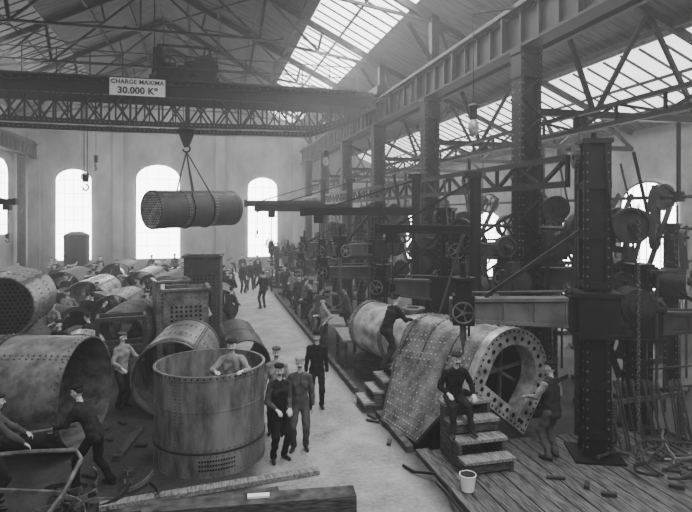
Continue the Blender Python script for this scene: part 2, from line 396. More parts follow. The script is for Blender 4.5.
hk.extr([(-1.2,7.95),(-.5,7.95),(-.58,7.6),(-.75,7.15),(-.95,7.15),(-1.12,7.6)],22.96,23.24)
hk.path([(-.85+.14*math.sin(a),23.1,7.1-.14*math.cos(a)) for a in [math.radians(q) for q in range(180,-100,-20)]],.04)
hk2=M().box((-4.6,23.1,5.85),(.2,.15,.3)); hk2.wheel((-4.6,23.0,5.9),(0,1,0),.15,.04,4)
hk2.path([(-4.6+.1*math.sin(a),23.1,5.5-.12*math.cos(a)) for a in [math.radians(q) for q in range(180,-120,-20)]],.03)
cab2=M()
for dx in(-.06,.06): cab2.path([(-4.6+dx,23.1,5.9),(-4.6+dx,23.1,8.9)],.014,6)
SY=21.84; sz=9.2
sb=M(); sb.m=0; sb.box((-2.55,SY,sz),(2.0,.04,.68)); sb.m=1
for s_ in(-1,1):
    sb.bar((-3.55,SY-.02,sz+s_*.34),(-1.55,SY-.02,sz+s_*.34),.03,.025); sb.bar((-2.55+s_*1.0,SY-.02,sz-.34),(-2.55+s_*1.0,SY-.02,sz+.34),.03,.025)
    sb.bar((-2.55+s_*.8,SY+.02,sz+.2),(-2.55+s_*.8,22.4,sz+.2),.03,.03)
crane=thing('overhead_crane',(-2.5,23.4,8.),[('front_girder',bridge(22.5),[IRON,RIVD]),('rear_girder',bridge(24.3),[IRON,RIVD]),('trolley',tro,IRON),
  ('railing',rail,IRON2),('end_truck',etr(LX+.5),IRON),('end_truck',etr(CX),IRON),('cable',cab,IRON),('hook_block',hk,IRON),('hook_block',hk2,IRON),('cable',cab2,IRON),('sign',sb,[WHITE,IRON])],
  'overhead travelling crane with lattice bridge and load sign','crane',world=True)
sign=[o for o in crane.children if o.name.startswith('sign')][0]
def text(body,size,loc,par,off=.004):
    c=bpy.data.curves.new('t','FONT'); c.body=body; c.size=size; c.align_x='CENTER'; c.align_y='CENTER'; c.extrude=.004; c.offset=off; c.space_character=1.04
    o=bpy.data.objects.new('t',c); COL.objects.link(o); dg=bpy.context.evaluated_depsgraph_get(); me=bpy.data.meshes.new_from_object(o.evaluated_get(dg))
    bpy.data.objects.remove(o); me.materials.clear(); me.materials.append(BLACK)
    q=O('lettering',me,loc,par); q.rotation_euler=(math.pi/2,0,0); return q
text('CHARGE MAXIMA',.225,(-2.55+2.5,SY-.03-23.4,sz+.18-8),sign)
text('30.000 K\u00ba',.34,(-2.55+2.5,SY-.03-23.4,sz-.14-8),sign,.01)
# hanging shell + sling
A=V((-2.1,21.9,4.62));B=V((1.0,24.25,4.72)); ax=(B-A).normalized()
def shellparts(A,B,R,th=.03,rows=(0,.33,.66,1),tp=None,bands=(),rv=.024,steel=STEEL,rm=None,pl=None):
    A=V(A);B=V(B);d,u,k=basis(B-A);L=(B-A).length; m=M(); m.m=0; m.tube(A,B,R,R-th,44)
    m.m=2
    for f in bands: m.tube(A+d*(L*f-.09),A+d*(L*f+.09),R+.015,R-.005,44)
    n=int(2*math.pi*R/.12); m.m=1
    for f in rows:
        for dy in((-.045,.045) if 0<f<1 else (0,)):
            y=min(max(L*f,.07),L-.07)+dy
            for i in range(n):
                a=2*math.pi*i/n; e=u*math.cos(a)+k*math.sin(a); m.rivet(A+d*y+e*(R+(.015 if f in bands else 0)),e,rv)
    for a in(.9,2.3):
        for s_ in(-.035,.035):
            e=u*math.cos(a+s_)+k*math.sin(a+s_); y=.1
            while y<L: m.rivet(A+d*y+e*R,e,rv); y+=.11
    P=[('shell',m,[steel,rm or RIVD,STEELD])]
    for w in (tp or []):
        c=A+d*.04 if w=='a' else B-d*.04; nn=-d if w=='a' else d
        t=M(); t.m=0; t.cyl(c-nn*.03,c,R-th*.5,n=44); t.m=1
        st=R/7; j=-8
        while j<=8:
            for i in range(-8,9):
                px=(i+(.5 if j%2 else 0))*st; pz=j*st*.87
                if math.hypot(px,pz)<R-st*.9 : t.disc(c+nn*.01+u*px+k*pz,nn,st*.34,8)
            j+=1
        P.append(('tube_plate',t,[pl or STEEL,HOLE]))
    return P
thing('boiler_shell',tuple(A),shellparts(A,B,.73,tp=['a'],rows=(0,.33,.66,1),bands=(0.03,.33,.66,.97),steel=STEELD,rm=RIV,pl=STEELL),'riveted boiler barrel with perforated tube plate hanging from crane','boiler',world=True)
m=M(); H=V((-.85,23.1,6.98))
for f in(.38,.62):
    c=A+(B-A)*f; d,u,k=basis(ax)
    pts=[H]+[c+(u*math.cos(math.radians(q))+k*math.sin(math.radians(q)))*.765 for q in range(40,-221,-20)]+[H]
    m.path(pts,.028,6)
thing('lifting_sling',tuple(H),[('lifting_sling',m,IRON)],'wire sling looped round the hanging boiler barrel','sling',world=True)
# ---------------- boiler shells on the floor ----------------
def shell(A,B,R,label,z=0,**k):
    A=V((A[0],A[1],R+z+.02));B=V((B[0],B[1],R+z+.02))
    return thing('boiler_shell',(A.x,A.y,z),shellparts(A,B,R,**k),label,'boiler',world=True)
shell((-5.2,12.3),(-2.25,11.45),1.05,'large riveted boiler shell lying on the floor, open end',steel=STEEL,bands=(.5,),rows=(0,.5,1))
shell((-.82,12.6),(-.5,15.2),.84,'open boiler shell lying behind the upright drum',steel=STEEL,bands=(.06,.94))
shell((.95,14.2),(.8,17.2),.62,'long dark boiler shell lying beside the aisle',steel=STEELD,bands=(.5,))
shell((-7.0,22.6),(-7.8,25.6),1.05,'riveted boiler shell with perforated end plate',tp=['a'],steel=STEEL)
shell((-4.9,24.3),(-4.6,27.),.85,'open boiler ring with pale upper surface',steel=STEELL)
shell((-3.3,21.0),(-3.0,23.4),.78,'open boiler ring lying among the stacked shells',steel=STEEL)
shell((-1.7,23.6),(-1.3,26.6),.95,'boiler shell with perforated tube plate',tp=['a'],steel=STEELD)
shell((-3.0,26.8),(-2.7,29.4),.9,'open boiler ring with pale upper surface',steel=STEEL)
shell((-6.5,27.4),(-6.3,30.2),.9,'open boiler ring lying near the far windows',steel=STEELD)
shell((-4.6,30.4),(-4.4,33),.95,'dark open boiler ring lying near the far windows',steel=STEELD)
shell((-1.1,30.2),(-.9,33),.95,'open boiler ring lying near the far windows',steel=STEELD)
shell((-5.9,19.),(-5.6,21.2),.75,'boiler shell lying among workers',steel=STEEL,tp=['a'])
shell((-4.95,14.6),(-4.95,17.4),.7,'dark riveted boiler shell carrying another shell',steel=STEELD)
shell((-4.85,14.8),(-4.95,17.2),.76,'riveted boiler shell with perforated plate stacked on another',z=1.42,steel=STEEL,tp=['a'],pl=STEELD)
shell((-8.9,27.5),(-9.2,30.2),.95,'boiler shell resting near plastered wall',steel=STEELD)
shell((.5,22.6),(.5,25.2),.7,'small boiler shell beside the aisle',steel=STEELD)
shell((-7.4,15.6),(-7.6,18.4),1.2,'large dark boiler shell with perforated end plate',steel=STEELD,tp=['a'])
shell((-2.6,17.2),(-2.4,19.4),.8,'dark open boiler ring lying beside firebox casings',steel=STEELD)
shell((-8.6,19.2),(-8.8,21.9),.9,'dark boiler shell lying near the wall',steel=STEELD)
shell((-6.1,24.4),(-6.1,26.6),.6,'small dark boiler ring between larger shells',steel=STEELD)
shell((-4.0,16.9),(-3.9,18.6),.5,'small dark boiler ring beside a larger shell',steel=STEELD)
def ringparts(R,L,st):
    m=M(); m.m=0; m.tube((0,-L/2,R),(0,L/2,R),R,R-.04,36); m.tube((0,-L/2,R),(0,-L/2+.05,R),R,R-.14,36); m.m=1
    for i in range(28):
        a=2*math.pi*i/28; m.disc(((R-.08)*math.cos(a),-L/2-.004,R+(R-.08)*math.sin(a)),(0,-1,0),.02,6); m.rivet((R*math.cos(a),0,R+R*math.sin(a)),(math.cos(a),0,math.sin(a)),.022)
    return [('flanged_ring',m,[st,HOLE])]
g1=thing('flanged_ring',(-2.5,20.2,.0),ringparts(.62,.7,STEELL),'short flanged steel ring standing on edge','boiler part',rz=20,group='flanged boiler rings')
g2=thing('flanged_ring',(-4.1,22.6,.0),ringparts(.75,.5,STEEL),'short flanged steel ring standing on edge','boiler part',rz=-15,group='flanged boiler rings')
g3=thing('flanged_ring',(-1.9,21.3,.0),ringparts(.7,1.1,STEELD),'dark flanged boiler ring standing on edge','boiler part',rz=10,group='flanged boiler rings')
random.seed(8)
for x,y in((-6.9,21.0),(-3.6,25.2),(-2.2,30.4),(-.2,26.2),(-7.6,30.6),(-8.6,24.6),(-3.9,34),(-6.1,34),(-1.8,34.4),(-5.6,36),(-3.4,16.5),(-9.6,33.4),(-.6,22.2)): dup(g1,(x,y,0),random.uniform(-50,60))
for x,y in((-5.6,28.6),(-7.7,27.6),(-9.9,22.8),(-3.2,36),(-.4,35.5),(-7.9,34.6),(-6.4,22.4),(-3.9,28.2),(-6.3,17.9),(-5.,36.8)): dup(g2,(x,y,0),random.uniform(-50,60))
for x,y in((-4.7,20.2),(-7.0,20.2),(-2.0,27.6),(-5.8,31.6),(-3.0,30.0),(-7.4,29.2),(-10.0,25.2),(-4.6,28.4),(-.3,28.0),(-2.7,33.4),(-6.9,36.3),(-1.3,37)): dup(g3,(x,y,0),random.uniform(-40,50))
def hoop(x,y,R,rz,label):
    m=M(); K=18; m.m=0
    for i in range(K):
        a=math.pi*i/K;b_=math.pi*(i+1)/K
        p=[(R*math.cos(a),R*math.sin(a)),(R*math.cos(b_),R*math.sin(b_)),((R-.04)*math.cos(b_),(R-.04)*math.sin(b_)),((R-.04)*math.cos(a),(R-.04)*math.sin(a))]
        m.extr(p,-.4,.4)
    for s_ in(-1,1): m.box((s_*(R-.02),0,-.05),(.04,.8,.1))
    m.m=1
    for i in range(22):
        a=math.pi*(i+.5)/22; e=V((math.cos(a),0,math.sin(a)))
        for y_ in(-.33,.33): m.rivet(e*R+V((0,y_,0)),e,.022)
    thing('arched_plate',(x,y,.12),[('arched_plate',m,[STEELL,RIVD])],label,'steel plate',rz=rz,group='bent boiler plates')
for x,y,R,rz in((-5.1,22.7,.7,10),(-8.8,23.6,.6,-12),(-7.2,20.9,.6,15)): hoop(x,y,R,rz,'bent arched boiler plate standing on floor')
# upright drum
R=1.0;Hh=1.72
DR=mat('stained_drum_plate',.26,.07,.45,.3,2.8,.2,(1,1,.35),12,(.38,.62),nr=.68)
m=M(); m.m=0; m.tube((0,0,.01),(0,0,Hh),R,R-.03,64)
m.tube((0,0,Hh-.08),(0,0,Hh),R+.015,R-.01,64)
m.m=0; m.tube((0,0,.0),(0,0,.4),R+.012,R-.01,64); m.tube((0,0,1.1),(0,0,1.13),R+.008,R-.01,64)
m.m=3; m.tube((0,0,.4),(0,0,.43),R+.02,R-.01,64)
m.m=2
for z in(.07,.36,.47):
    for i in range(60):
        a=2*math.pi*i/60; m.rivet(((R+.01)*math.cos(a),(R+.01)*math.sin(a),z),(math.cos(a),math.sin(a),0),.016)
for a0 in(-2.15,-.75):
    for s_ in(-.045,.045):
        for i in range(20): a=a0+s_; m.rivet(((R+.004)*math.cos(a),(R+.004)*math.sin(a),.52+i*.058),(math.cos(a),math.sin(a),0),.016)
m.m=1
for i in range(60):
    a=2*math.pi*i/60; m.disc(((R+.018)*math.cos(a),(R+.018)*math.sin(a),Hh-.04),(math.cos(a),math.sin(a),0),.017,8)
for i in range(14):
    for j in range(3):
        a=-1.75+i*.045; m.disc(((R+.016)*math.cos(a),(R+.016)*math.sin(a),.14+j*.075),(math.cos(a),math.sin(a),0),.018,8)
thing('boiler_drum',(.04,10.6,0),[('boiler_drum',m,[DR,HOLE,RIVD,STEELD])],'upright open steel drum with riveted seams','boiler')
def firebox(x,y,w,d,h,rz,label,steel=STEELD):
    m=M(); m.m=0
    m.box((-w/2,0,h/2),(.04,d,h)).box((w/2,0,h/2),(.04,d,h)).box((0,d/2,h/2),(w,.04,h))
    m.box((0,-d/2,h*.78),(w,.04,h*.44)).box((-w*.38,-d/2,h*.28),(w*.24,.04,h*.56)).box((w*.38,-d/2,h*.28),(w*.24,.04,h*.56))
    m.box((0,-d/2-.05,h),(w+.1,.1,.06)).box((-w/2-.04,0,h),(.1,d,.06)).box((w/2+.04,0,h),(.1,d,.06))
    nx=int(w/.13); m.m=2
    for i in range(nx+1):
        for z in(h-.1,h-.22,h*.58): m.rivet((-w/2+.04+(w-.08)*i/nx,-d/2-.02,z),(0,-1,0),.022)
    for j in range(int(h/.12)):
        for s_ in(-1,1):
            for q in(.42,.3): m.rivet((s_*w*q,-d/2-.02,.08+.12*j),(0,-1,0),.022)
            for q in(-.4,0,.4): m.rivet((s_*(w/2+.02),d*q,.08+.12*j),(s_,0,0),.022)
    m.m=1
    for i in range(7):
        for j in range(4): m.disc((-w*.33+w*.11*i,-d/2-.028,h*.65+j*.12),(0,-1,0),.036)
    return thing('firebox_casing',(x,y,.01),[('firebox_casing',m,[steel,HOLE,RIVD])],label,'boiler part',rz=rz)
firebox(-.62,16.2,1.15,1.1,2.4,4,'riveted square firebox casing standing on the floor',STEEL)
firebox(-.15,20.6,1.2,1.2,2.95,-6,'tall perforated firebox casing standing on the floor')
firebox(-1.2,19.,1.0,1.0,2.3,12,'low riveted firebox casing among shells',STEEL)
# ---------------- main locomotive boiler ----------------
al=math.radians(30); Sd=(math.cos(al),-math.sin(al)); Ud=(math.sin(al),math.cos(al)); ZC=1.24
def rp(s,t): return (s*Sd[0]+t*Ud[0],ZC+s*Sd[1]+t*Ud[1])
po_=[(.78,-.85),(.86,.0)]+[(.86*math.cos(math.radians(a)),.02+.84*math.sin(math.radians(a))) for a in range(12,170,12)]+[(-.86,.0),(-.84,-.62)]
def prof(k,ky=1): return [rp(s*k,t*k) for s,t in po_]
L1=2.6
random.seed(4)
m=M(); po=prof(1);pb=prof(.9);pi_=prof(.965);pib=prof(.87); n=len(po)
vs=[(x,0,z) for x,z in po]+[(x,L1,z) for x,z in pb]+[(x,L1,z) for x,z in pib]+[(x,0,z) for x,z in pi_]
for b_ in range(4):
    m.m=2 if b_==2 else 0  # inner skin coloured black to imitate the shaded interior
    a_=vs[b_*n:(b_+1)*n]; c_=vs[((b_+1)%4)*n:((b_+1)%4)*n+n]
    m.add(a_+c_,[(i,n+i,n+(i+1)%n,(i+1)%n) for i in range(n)])
wl=V((po[-1][0],0,po[-1][1])); wb=V((pb[-1][0],L1,pb[-1][1])); dn_=(V((-Ud[0],0,-Ud[1])))
def sq(u_,v_):
    top=wl+(wb-wl)*u_; bot=wl+dn_*1.3+V((-.1,.6+1.25*u_,0)); return top+(bot-top)*v_
m.m=0
G_=6
for i in range(G_):
    for j in range(G_):
        a=[sq(i/G_,j/G_),sq((i+1)/G_,j/G_),sq((i+1)/G_,(j+1)/G_),sq(i/G_,(j+1)/G_)]
        q=[p+V((.03,0,-.015)) for p in a]
        m.add(a,[(0,1,2,3)]); m.add(q,[(3,2,1,0)])
e=[sq(0,0),sq(0,1),sq(1,1),sq(1,0)]
m.m=3
for p,q in((e[0],e[1]),(e[1],e[2]),(e[2],e[3])): m.bar(p,q,.05,.05)
nr0=V((-Sd[0],0,-Sd[1])); m.m=1
for i in range(15):
    for j in range(9):
        if random.random()<.9: m.rivet(sq((i+.5)/15,(j+.5)/9),nr0,.02)
for yi in range(18):
    yy=.08+.148*yi; k_=1-.1*yy/L1; pp=prof(k_)
    # walk the arc with even spacing
    acc=0
    for i in range(n-1):
        a=V((pp[i][0],yy,pp[i][1]));b_=V((pp[i+1][0],yy,pp[i+1][1])); L=(b_-a).length; t=(b_-a).normalized(); nr=V((t.z,0,-t.x))
        if nr.dot((a+b_)/2-V((0,yy,ZC)))<0:nr=-nr
        while acc<L:
            if (yi in(0,1,5,6,11,12,16,17) or i>n-5) and random.random()<.93: m.rivet(a+t*acc,nr,random.uniform(.02,.027))
            acc+=.135
        acc-=L
m.m=3
for yy in(.12,.84,1.72,2.48):
    pp=prof((1-.1*yy/L1)*1.005)
    for i in range(n-1): m.bar((pp[i][0],yy,pp[i][1]),(pp[i+1][0],yy,pp[i+1][1]),.03,.02)
fl=M(); fl.m=0; pin=prof(.7); pout=prof(1.07)
fl.add([(x,-.14,z) for x,z in pout]+[(x,-.14,z) for x,z in pin]+[(x,.25,z) for x,z in pin]+[(x,.06,z) for x,z in pout],
   [(b_*n+i,((b_+1)%4)*n+i,((b_+1)%4)*n+(i+1)%n,b_*n+(i+1)%n) for b_ in range(4) for i in range(n)])
fl.m=1
for ks,rr,st in((1.0,.024,.12),(.84,.045,.2)):
    ph=prof(ks); acc=0
    for i in range(n):
        a=V((ph[i][0],-.146,ph[i][1]));b_=V((ph[(i+1)%n][0],-.146,ph[(i+1)%n][1])); L=(b_-a).length
        while acc<L: fl.disc(a+(b_-a).normalized()*acc,(0,-1,0),rr,12); acc+=st
        acc-=L
# inner frame bars and stays seen through the end
fi=M(); q5=prof(.7)
fi.bar((q5[4][0],.3,q5[4][1]),(q5[-1][0],.3,q5[-1][1]),.05,.06); fi.bar((q5[9][0],.45,q5[9][1]),(q5[0][0],.45,q5[0][1]),.05,.06)
fi.bar((q5[-2][0],.35,q5[-2][1]),(q5[1][0],.35,q5[1][1]),.05,.06)
bk=M(); bk.m=0; bk.extr(prof(.88),1.0,1.05); bk.m=1
for i in range(-4,5):
    for j in range(-4,5):
        if i*i+j*j<17: x_,z_=rp(i*.13,j*.13); bk.disc((x_,.99,z_),(0,-1,0),.035)
br=M(); zc=1.22; br.m=0
br.tube((0,L1-.06,zc),(0,5.4,zc),.70,.67,48)
br.m=2
for y_ in(L1+.1,3.75,5.3): br.tube((0,y_-.1,zc),(0,y_+.1,zc),.72,.69,48)
br.m=1
for y_ in(L1+.1,3.75,5.3):
    for i in range(40):
        a=2*math.pi*i/40; e=V((math.cos(a),0,math.sin(a)))
        for s_ in(-.06,.06): br.rivet(V((0,y_+s_,zc))+e*.72,e,.022)
fr=M(); fr.extr(prof(.9),L1-.02,L1+.02)
mh=M(); mh.tube((0,3.3,zc+.66),(0,3.3,zc+.8),.24,.17,24); mh.tube((0,3.3,zc+.78),(0,3.3,zc+.82),.3,.17,24)
thing('locomotive_boiler',(5.75,9.75,.09),[('firebox_wrapper',m,[STEEL,RIV,HOLE,STEELD]),('end_flange',fl,[STEELL,HOLE]),('stay_bar',fi,STEEL),('throat_plate',bk,[STEELD,HOLE]),('front_plate',fr,STEEL),('barrel',br,[STEELL,RIVD,STEEL]),('dome_flange',mh,STEEL)],
  'large riveted boiler with tilted firebox end under construction','boiler',rz=13.5)
def blk(x,y,w,d,h,rz=0,z=0,label='heavy timber block supporting the boiler'):
    m=M().box((0,0,h/2),(w,d,h)); m.box((0,0,h*.5),(w*.98,d*1.02,h*.9)); return thing('timber_block',(x,y,z),[('timber_block',m,WOOD)],label,'timber',rz=rz)
blk(4.95,13.3,1.1,.3,.58,13.5);blk(4.55,14.9,1.1,.3,.58,13.5);blk(5.05,11.9,.8,.35,.5,13.5)
blk(3.68,10.7,.14,1.9,.12,0,0,'timber kerb along the edge of the work pit')
# platform
m=M(); x=3.75; random.seed(2)
while x<8.2:
    w_=.27; m.box((x+w_/2,8.05+random.uniform(-.05,.05),.04+random.uniform(0,.012)),(w_-.024,3.1,.07)); x+=w_
thing('plank_platform',(3.75,8.05,0),[('plank_platform',m,WOODP)],'low platform of worn floor planks beside the boiler','platform',world=True)
def steps(name,x,y,z,w,nst,rise,run,rz,label):
    t=M();s=M()
    for i in range(nst):
        h=rise*(i+1); t.box((0,run*(i+.5),h-.025),(w,run+.04,.05))
        for sx_ in(-1,1): s.box((sx_*(w/2-.06),run*(i+.5),h/2-.02),(.06,run*.92,h-.06))
        s.box((0,run*i+.04,h-rise/2-.02),(w-.16,.03,rise-.1)) if i%2==0 else None
    thing(name,(x,y,z),[('tread',t,WOODL),('side_board',s,WOOD)],label,'steps',rz=rz)
steps('wooden_steps',4.62,8.4,.09,.95,4,.24,.27,0,'rough wooden steps beside the boiler end')
steps('wooden_steps',3.4,12.2,0,.75,4,.24,.22,-90,'rough wooden steps beside the boiler barrel')
m=M(); m.m=0; m.cyl((0,0,.01),(0,0,.26),.1,.13,20); m.m=1; m.disc((0,0,.262),(0,0,1),.12,20); m.m=0; m.ring((0,0,.26),(0,0,1),.13,.008)
h_=M().path([(.13*math.cos(a),.05*math.sin(a)-.02,.26+.12*math.sin(a)) for a in [math.pi*i/10 for i in range(11)]],.006,6)
thing('bucket',(4.0,8.0,.09),[('pail',m,[WHITE,BLACK]),('handle',h_,IRON)],'small white enamel bucket on the planks','bucket')
m=M().path([(3.6,7.3,.13),(3.62,7.7,.12),(3.72,8.1,.12),(3.7,8.6,.12),(3.45,8.9,.04),(3.35,9.2,.03)],.025)
thing('hose',(3.6,7.3,.1),[('hose',m,IRON)],'dark air hose trailing off the platform','hose',world=True)
# ---------------- radial drilling machines ----------------
def radial(px,py,h,tx,ty,z,ah,label,cw=.5,paint=PAINT2,belt=True,name='radial_drilling_machine',z0=0):
    base=V((px,py,0)); tip=V((tx,ty,0)); d=(tip-base).normalized(); L=(tip-base).length
    ang=math.degrees(math.atan2(-d.x,d.y))
    c=M(); w=cw; c.m=0
    for s_ in(-1,1):
        for t_ in(-1,1): c.box((s_*(w/2-.05),t_*(w/2-.02),h/2),(.1,.04,h)); c.box((s_*(w/2-.02),t_*(w/2-.05),h/2),(.04,.1,h))
    c.box((0,0,h/2),(w-.16,w-.16,h)); c.box((0,0,.06),(w+.4,w+.4,.12)); c.box((0,0,h),(w+.06,w+.06,.08))
    zz=.5
    while zz<h-.2:
        c.box((0,0,zz),(w+.01,w+.01,.12)); zz+=.9
    zz=.3; c.m=1
    while zz<h-.1:
        for s_ in(-1,1):
            for t_ in(-1,1):
                c.rivet((s_*(w/2-.05),t_*w/2,zz),(0,t_,0),.024); c.rivet((s_*w/2,t_*(w/2-.05),zz),(s_,0,0),.024)
        zz+=.17
    a=M(); a.m=0; a.bar((0,w/2-.02,z),(0,L,z),.2,ah*1.0,.16,ah*.7); a.bar((0,w/2,z+ah*.52),(0,L,z+ah*.38),.32,.06); a.bar((0,w/2,z-ah*.52),(0,L,z-ah*.38),.32,.06)
    q=.5
    while q<L-.4:
        a.box((0,q,z),(.26,.05,ah*(1-.25*q/L))); q+=.55
    a.m=1; q=w/2+.1
    while q<L-.3:
        hh=ah*(.42-.1*q/L)
        for s_ in(-1,1): a.rivet((s_*.1,q,z+hh),(s_,0,0),.018); a.rivet((s_*.1,q,z-hh),(s_,0,0),.018)
        q+=.12
    col=M().box((0,0,z),(w+.24,w+.24,ah*1.5)).box((0,w/2+.15,z),(w*.8,.2,ah*1.3)).box((0,0,z+ah*.75),(w+.34,w+.34,.08)).box((0,0,z-ah*.75),(w+.34,w+.34,.08))
    scr=M().cyl((w/2+.12,w/2,.3),(w/2+.12,w/2,h),.03,n=8)
    rod=M().cyl((.16,w/2,z+ah*.75),(.16,L-.3,z+ah*.6),.025,n=8)
    gr=M().gear((w/2+.12,w/2,h-.1),(0,0,1),.17,.07,18)
    gr2=M().gear((0,w/2+.1,h-.25),(0,1,0),.22,.07,20); gr3=M().gear((.16,w/2+.2,z+ah*.75),(0,1,0),.15,.06,14)
    br=M().bar((0,w/2,min(h-.2,z+1.5)),(0,L*.75,z+ah*.5),.06,.07)
    hd=M(); y=L-.25
    hd.box((0,y,z),(.42,.4,ah*1.15)).box((0,y,z+ah*.8),(.3,.3,.25)).cyl((.21,y,z+.1),(.45,y,z+.1),.13)
    hd.cyl((0,y,z+ah),(0,y,z+ah+.4),.05); hd.gear((0,y,z+ah*1.2),(0,0,1),.22,.06,20); hd.gear((.28,y,z-.1),(1,0,0),.17,.05,16); hd.cyl((-.12,y-.1,z-ah),(-.12,y-.1,z+ah*1.3),.02,n=8)
    spn=M().cyl((0,y,z-ah*.5),(0,y,z-ah*.5-.35),.06).cyl((0,y,z-ah*.5-.35),(0,y,z-ah*.5-.45),.04).cyl((0,y,z-ah*.5-.45),(0,y,z-ah*.5-.62),.018)
    hw=M().wheel((-.4,y+.02,z),(1,0,0),.2,.03,5,.014,.025); hw.cyl((-.4,y+.02,z),(-.2,y+.02,z),.02)
    mo=M().cyl((-.1,-w/2-.5,z+.15),(.45,-w/2-.5,z+.15),.3,n=24).box((.17,-w/2-.4,z-.15),(.4,.5,.12)).box((.1,-w/2-.12,z-.1),(.3,.35,.25))
    mo.cyl((.45,-w/2-.5,z+.15),(.55,-w/2-.5,z+.15),.1).cyl((-.2,-w/2-.5,z+.15),(.0,-w/2-.5,z+.15),.18,n=20)
    for i in range(8):
        t=2*math.pi*i/8; mo.bar((-.12,-w/2-.5+.29*math.cos(t),z+.15+.29*math.sin(t)),(.46,-w/2-.5+.29*math.cos(t),z+.15+.29*math.sin(t)),.03,.04)
    pt=min(h-.3,z+1.6)
    bk_=M().cyl((-.45,-w/2-.3,pt),(.45,-w/2-.3,pt),.035).box((0,-w/2-.12,pt),(.12,.4,.12)).box((0,-w/2-.05,pt-.2),(.2,.12,.4))
    p1=M().wheel((-.3,-w/2-.3,pt),(1,0,0),.32,.16,5,.025,.045,True); p2=M().wheel((.3,-w/2-.3,pt),(1,0,0),.2,.12,4,.02,.03,True)
    P=[('column',c,[IRON,RIVD]),('arm',a,[paint,RIVD]),('collar',col,IRON),('lifting_screw',scr,STEELD),('feed_rod',rod,STEELD),('gear',gr,IRON2),('gear',gr2,IRON2),('gear',gr3,IRON2),('brace',br,IRON),('drill_head',hd,IRON,[('spindle',spn,STEEL),('handwheel',hw,STEEL)]),('motor',mo,IRON2),('bracket',bk_,IRON),('pulley',p1,IRON2),('pulley',p2,IRON2)]
    if belt:
        for s_ in(-1,1): P.append(('belt',M().bar((.3,-w/2-.3+s_*.19,pt),(.4,-w/2-.5+s_*.22,z+.15),.1,.012),BELT))
        for s_ in(-1,1): P.append(('belt',M().bar((-.3,-w/2-.3+s_*.32,pt),(-.3,-w/2-.1+s_*.24,pt+1.3),.14,.012),BELT))
    return thing(name,(px,py,z0),P,label,'drilling machine',rz=ang)
radial(6.85,8.65,5.8,4.45,9.65,2.68,.48,'tall radial drilling machine with arm over the boiler',cw=.46,paint=PAINT)
radial(6.1,13.4,4.6,4.6,14.9,2.45,.48,'radial drilling machine with arm above the boiler barrel',cw=.36)
radial(8.75,9.7,3.4,10.9,9.3,2.2,.42,'radial drilling machine with heavy arm beside the bench',cw=.4)
radial(6.1,18.9,3.6,3.9,19.8,2.35,.42,'radial drilling machine reaching toward the aisle',cw=.35)
radial(6.1,24.2,3.4,3.9,24.9,2.2,.4,'radial drilling machine farther along the aisle',cw=.35)
radial(6.1,30.2,3.4,4.1,30.7,2.2,.4,'radial drilling machine near the far wall',cw=.35)
radial(10.2,17.,3.2,8.6,17.6,2.,.4,'radial drilling machine in the side bay',cw=.35)
radial(9.0,13.2,4.4,10.9,14.2,2.7,.4,'radial drilling machine behind the steel columns',cw=.35)
radial(5.5,17.7,4.8,3.9,17.2,3.3,.36,'slender radial drilling machine between columns',cw=.3)
radial(5.9,25.4,4.0,4.3,26.4,2.9,.36,'slender radial drilling machine in the machine row',cw=.3)
radial(7.9,12.2,4.9,5.9,13.0,3.55,.4,'radial drilling machine with high arm by the columns',cw=.32)
radial(5.9,21.0,4.4,4.3,21.9,3.0,.36,'radial drilling machine between benches and columns',cw=.3)
radial(8.6,10.9,4.6,6.6,11.9,3.0,.42,'radial drilling machine with dark arm behind the steel post',cw=.34)
radial(11.5,11.6,4.2,12.9,12.6,2.7,.4,'radial drilling machine beside the bay windows',cw=.34)
def jib(px,py,tx,ty,z,h,label,th=.26):
    b_=V((px,py,0));t=V((tx,ty,0));d=(t-b_).normalized();L=(t-b_).length; ang=math.degrees(math.atan2(-d.x,d.y))
    ma=M().cyl((0,0,0),(0,0,h),.14).cyl((0,0,0),(0,0,.12),.35).box((0,0,h),(.4,.4,.15))
    ar=M().bar((0,.1,z),(0,L,z),.2,th).bar((0,.1,z+th*.5),(0,L,z+th*.5),.28,.05).bar((0,.1,z-th*.5),(0,L,z-th*.5),.28,.05).box((0,L,z),(.3,.12,th*1.5))
    ti=M().bar((0,0,h-.1),(0,L*.8,z+th*.5),.05,.05)
    ho=M().box((0,L*.85,z-th*.5-.15),(.25,.3,.25)).cyl((0,L*.85,z-th*.5-.2),(0,L*.85,z-1.5),.015).box((0,L*.85,z-1.5),(.14,.1,.2)).path([(0,L*.85+.08*math.sin(a),z-1.7-.09*math.cos(a)) for a in [math.radians(q) for q in range(180,-110,-20)]],.02,6)
    thing('jib_crane',(px,py,0),[('mast',ma,IRON),('arm',ar,IRON),('tie_rod',ti,IRON),('hoist',ho,IRON)],label,'jib crane',rz=ang)
jib(5.9,22.9,2.0,23.2,4.72,5.9,'pillar jib crane with horizontal steel arm')
jib(5.9,28.6,1.9,29.2,5.0,6.2,'pillar jib crane standing farther down the row')
jib(6.1,15.6,3.0,17.6,4.55,5.6,'pillar jib crane near the drilling machines',.2)
jib(6.15,11.9,4.3,13.6,4.1,5.4,'slim jib crane over the boiler barrel',.16)
jib(-10.6,27.5,-8.2,27.,5.,5.8,'jib crane standing by the plastered wall',.2)
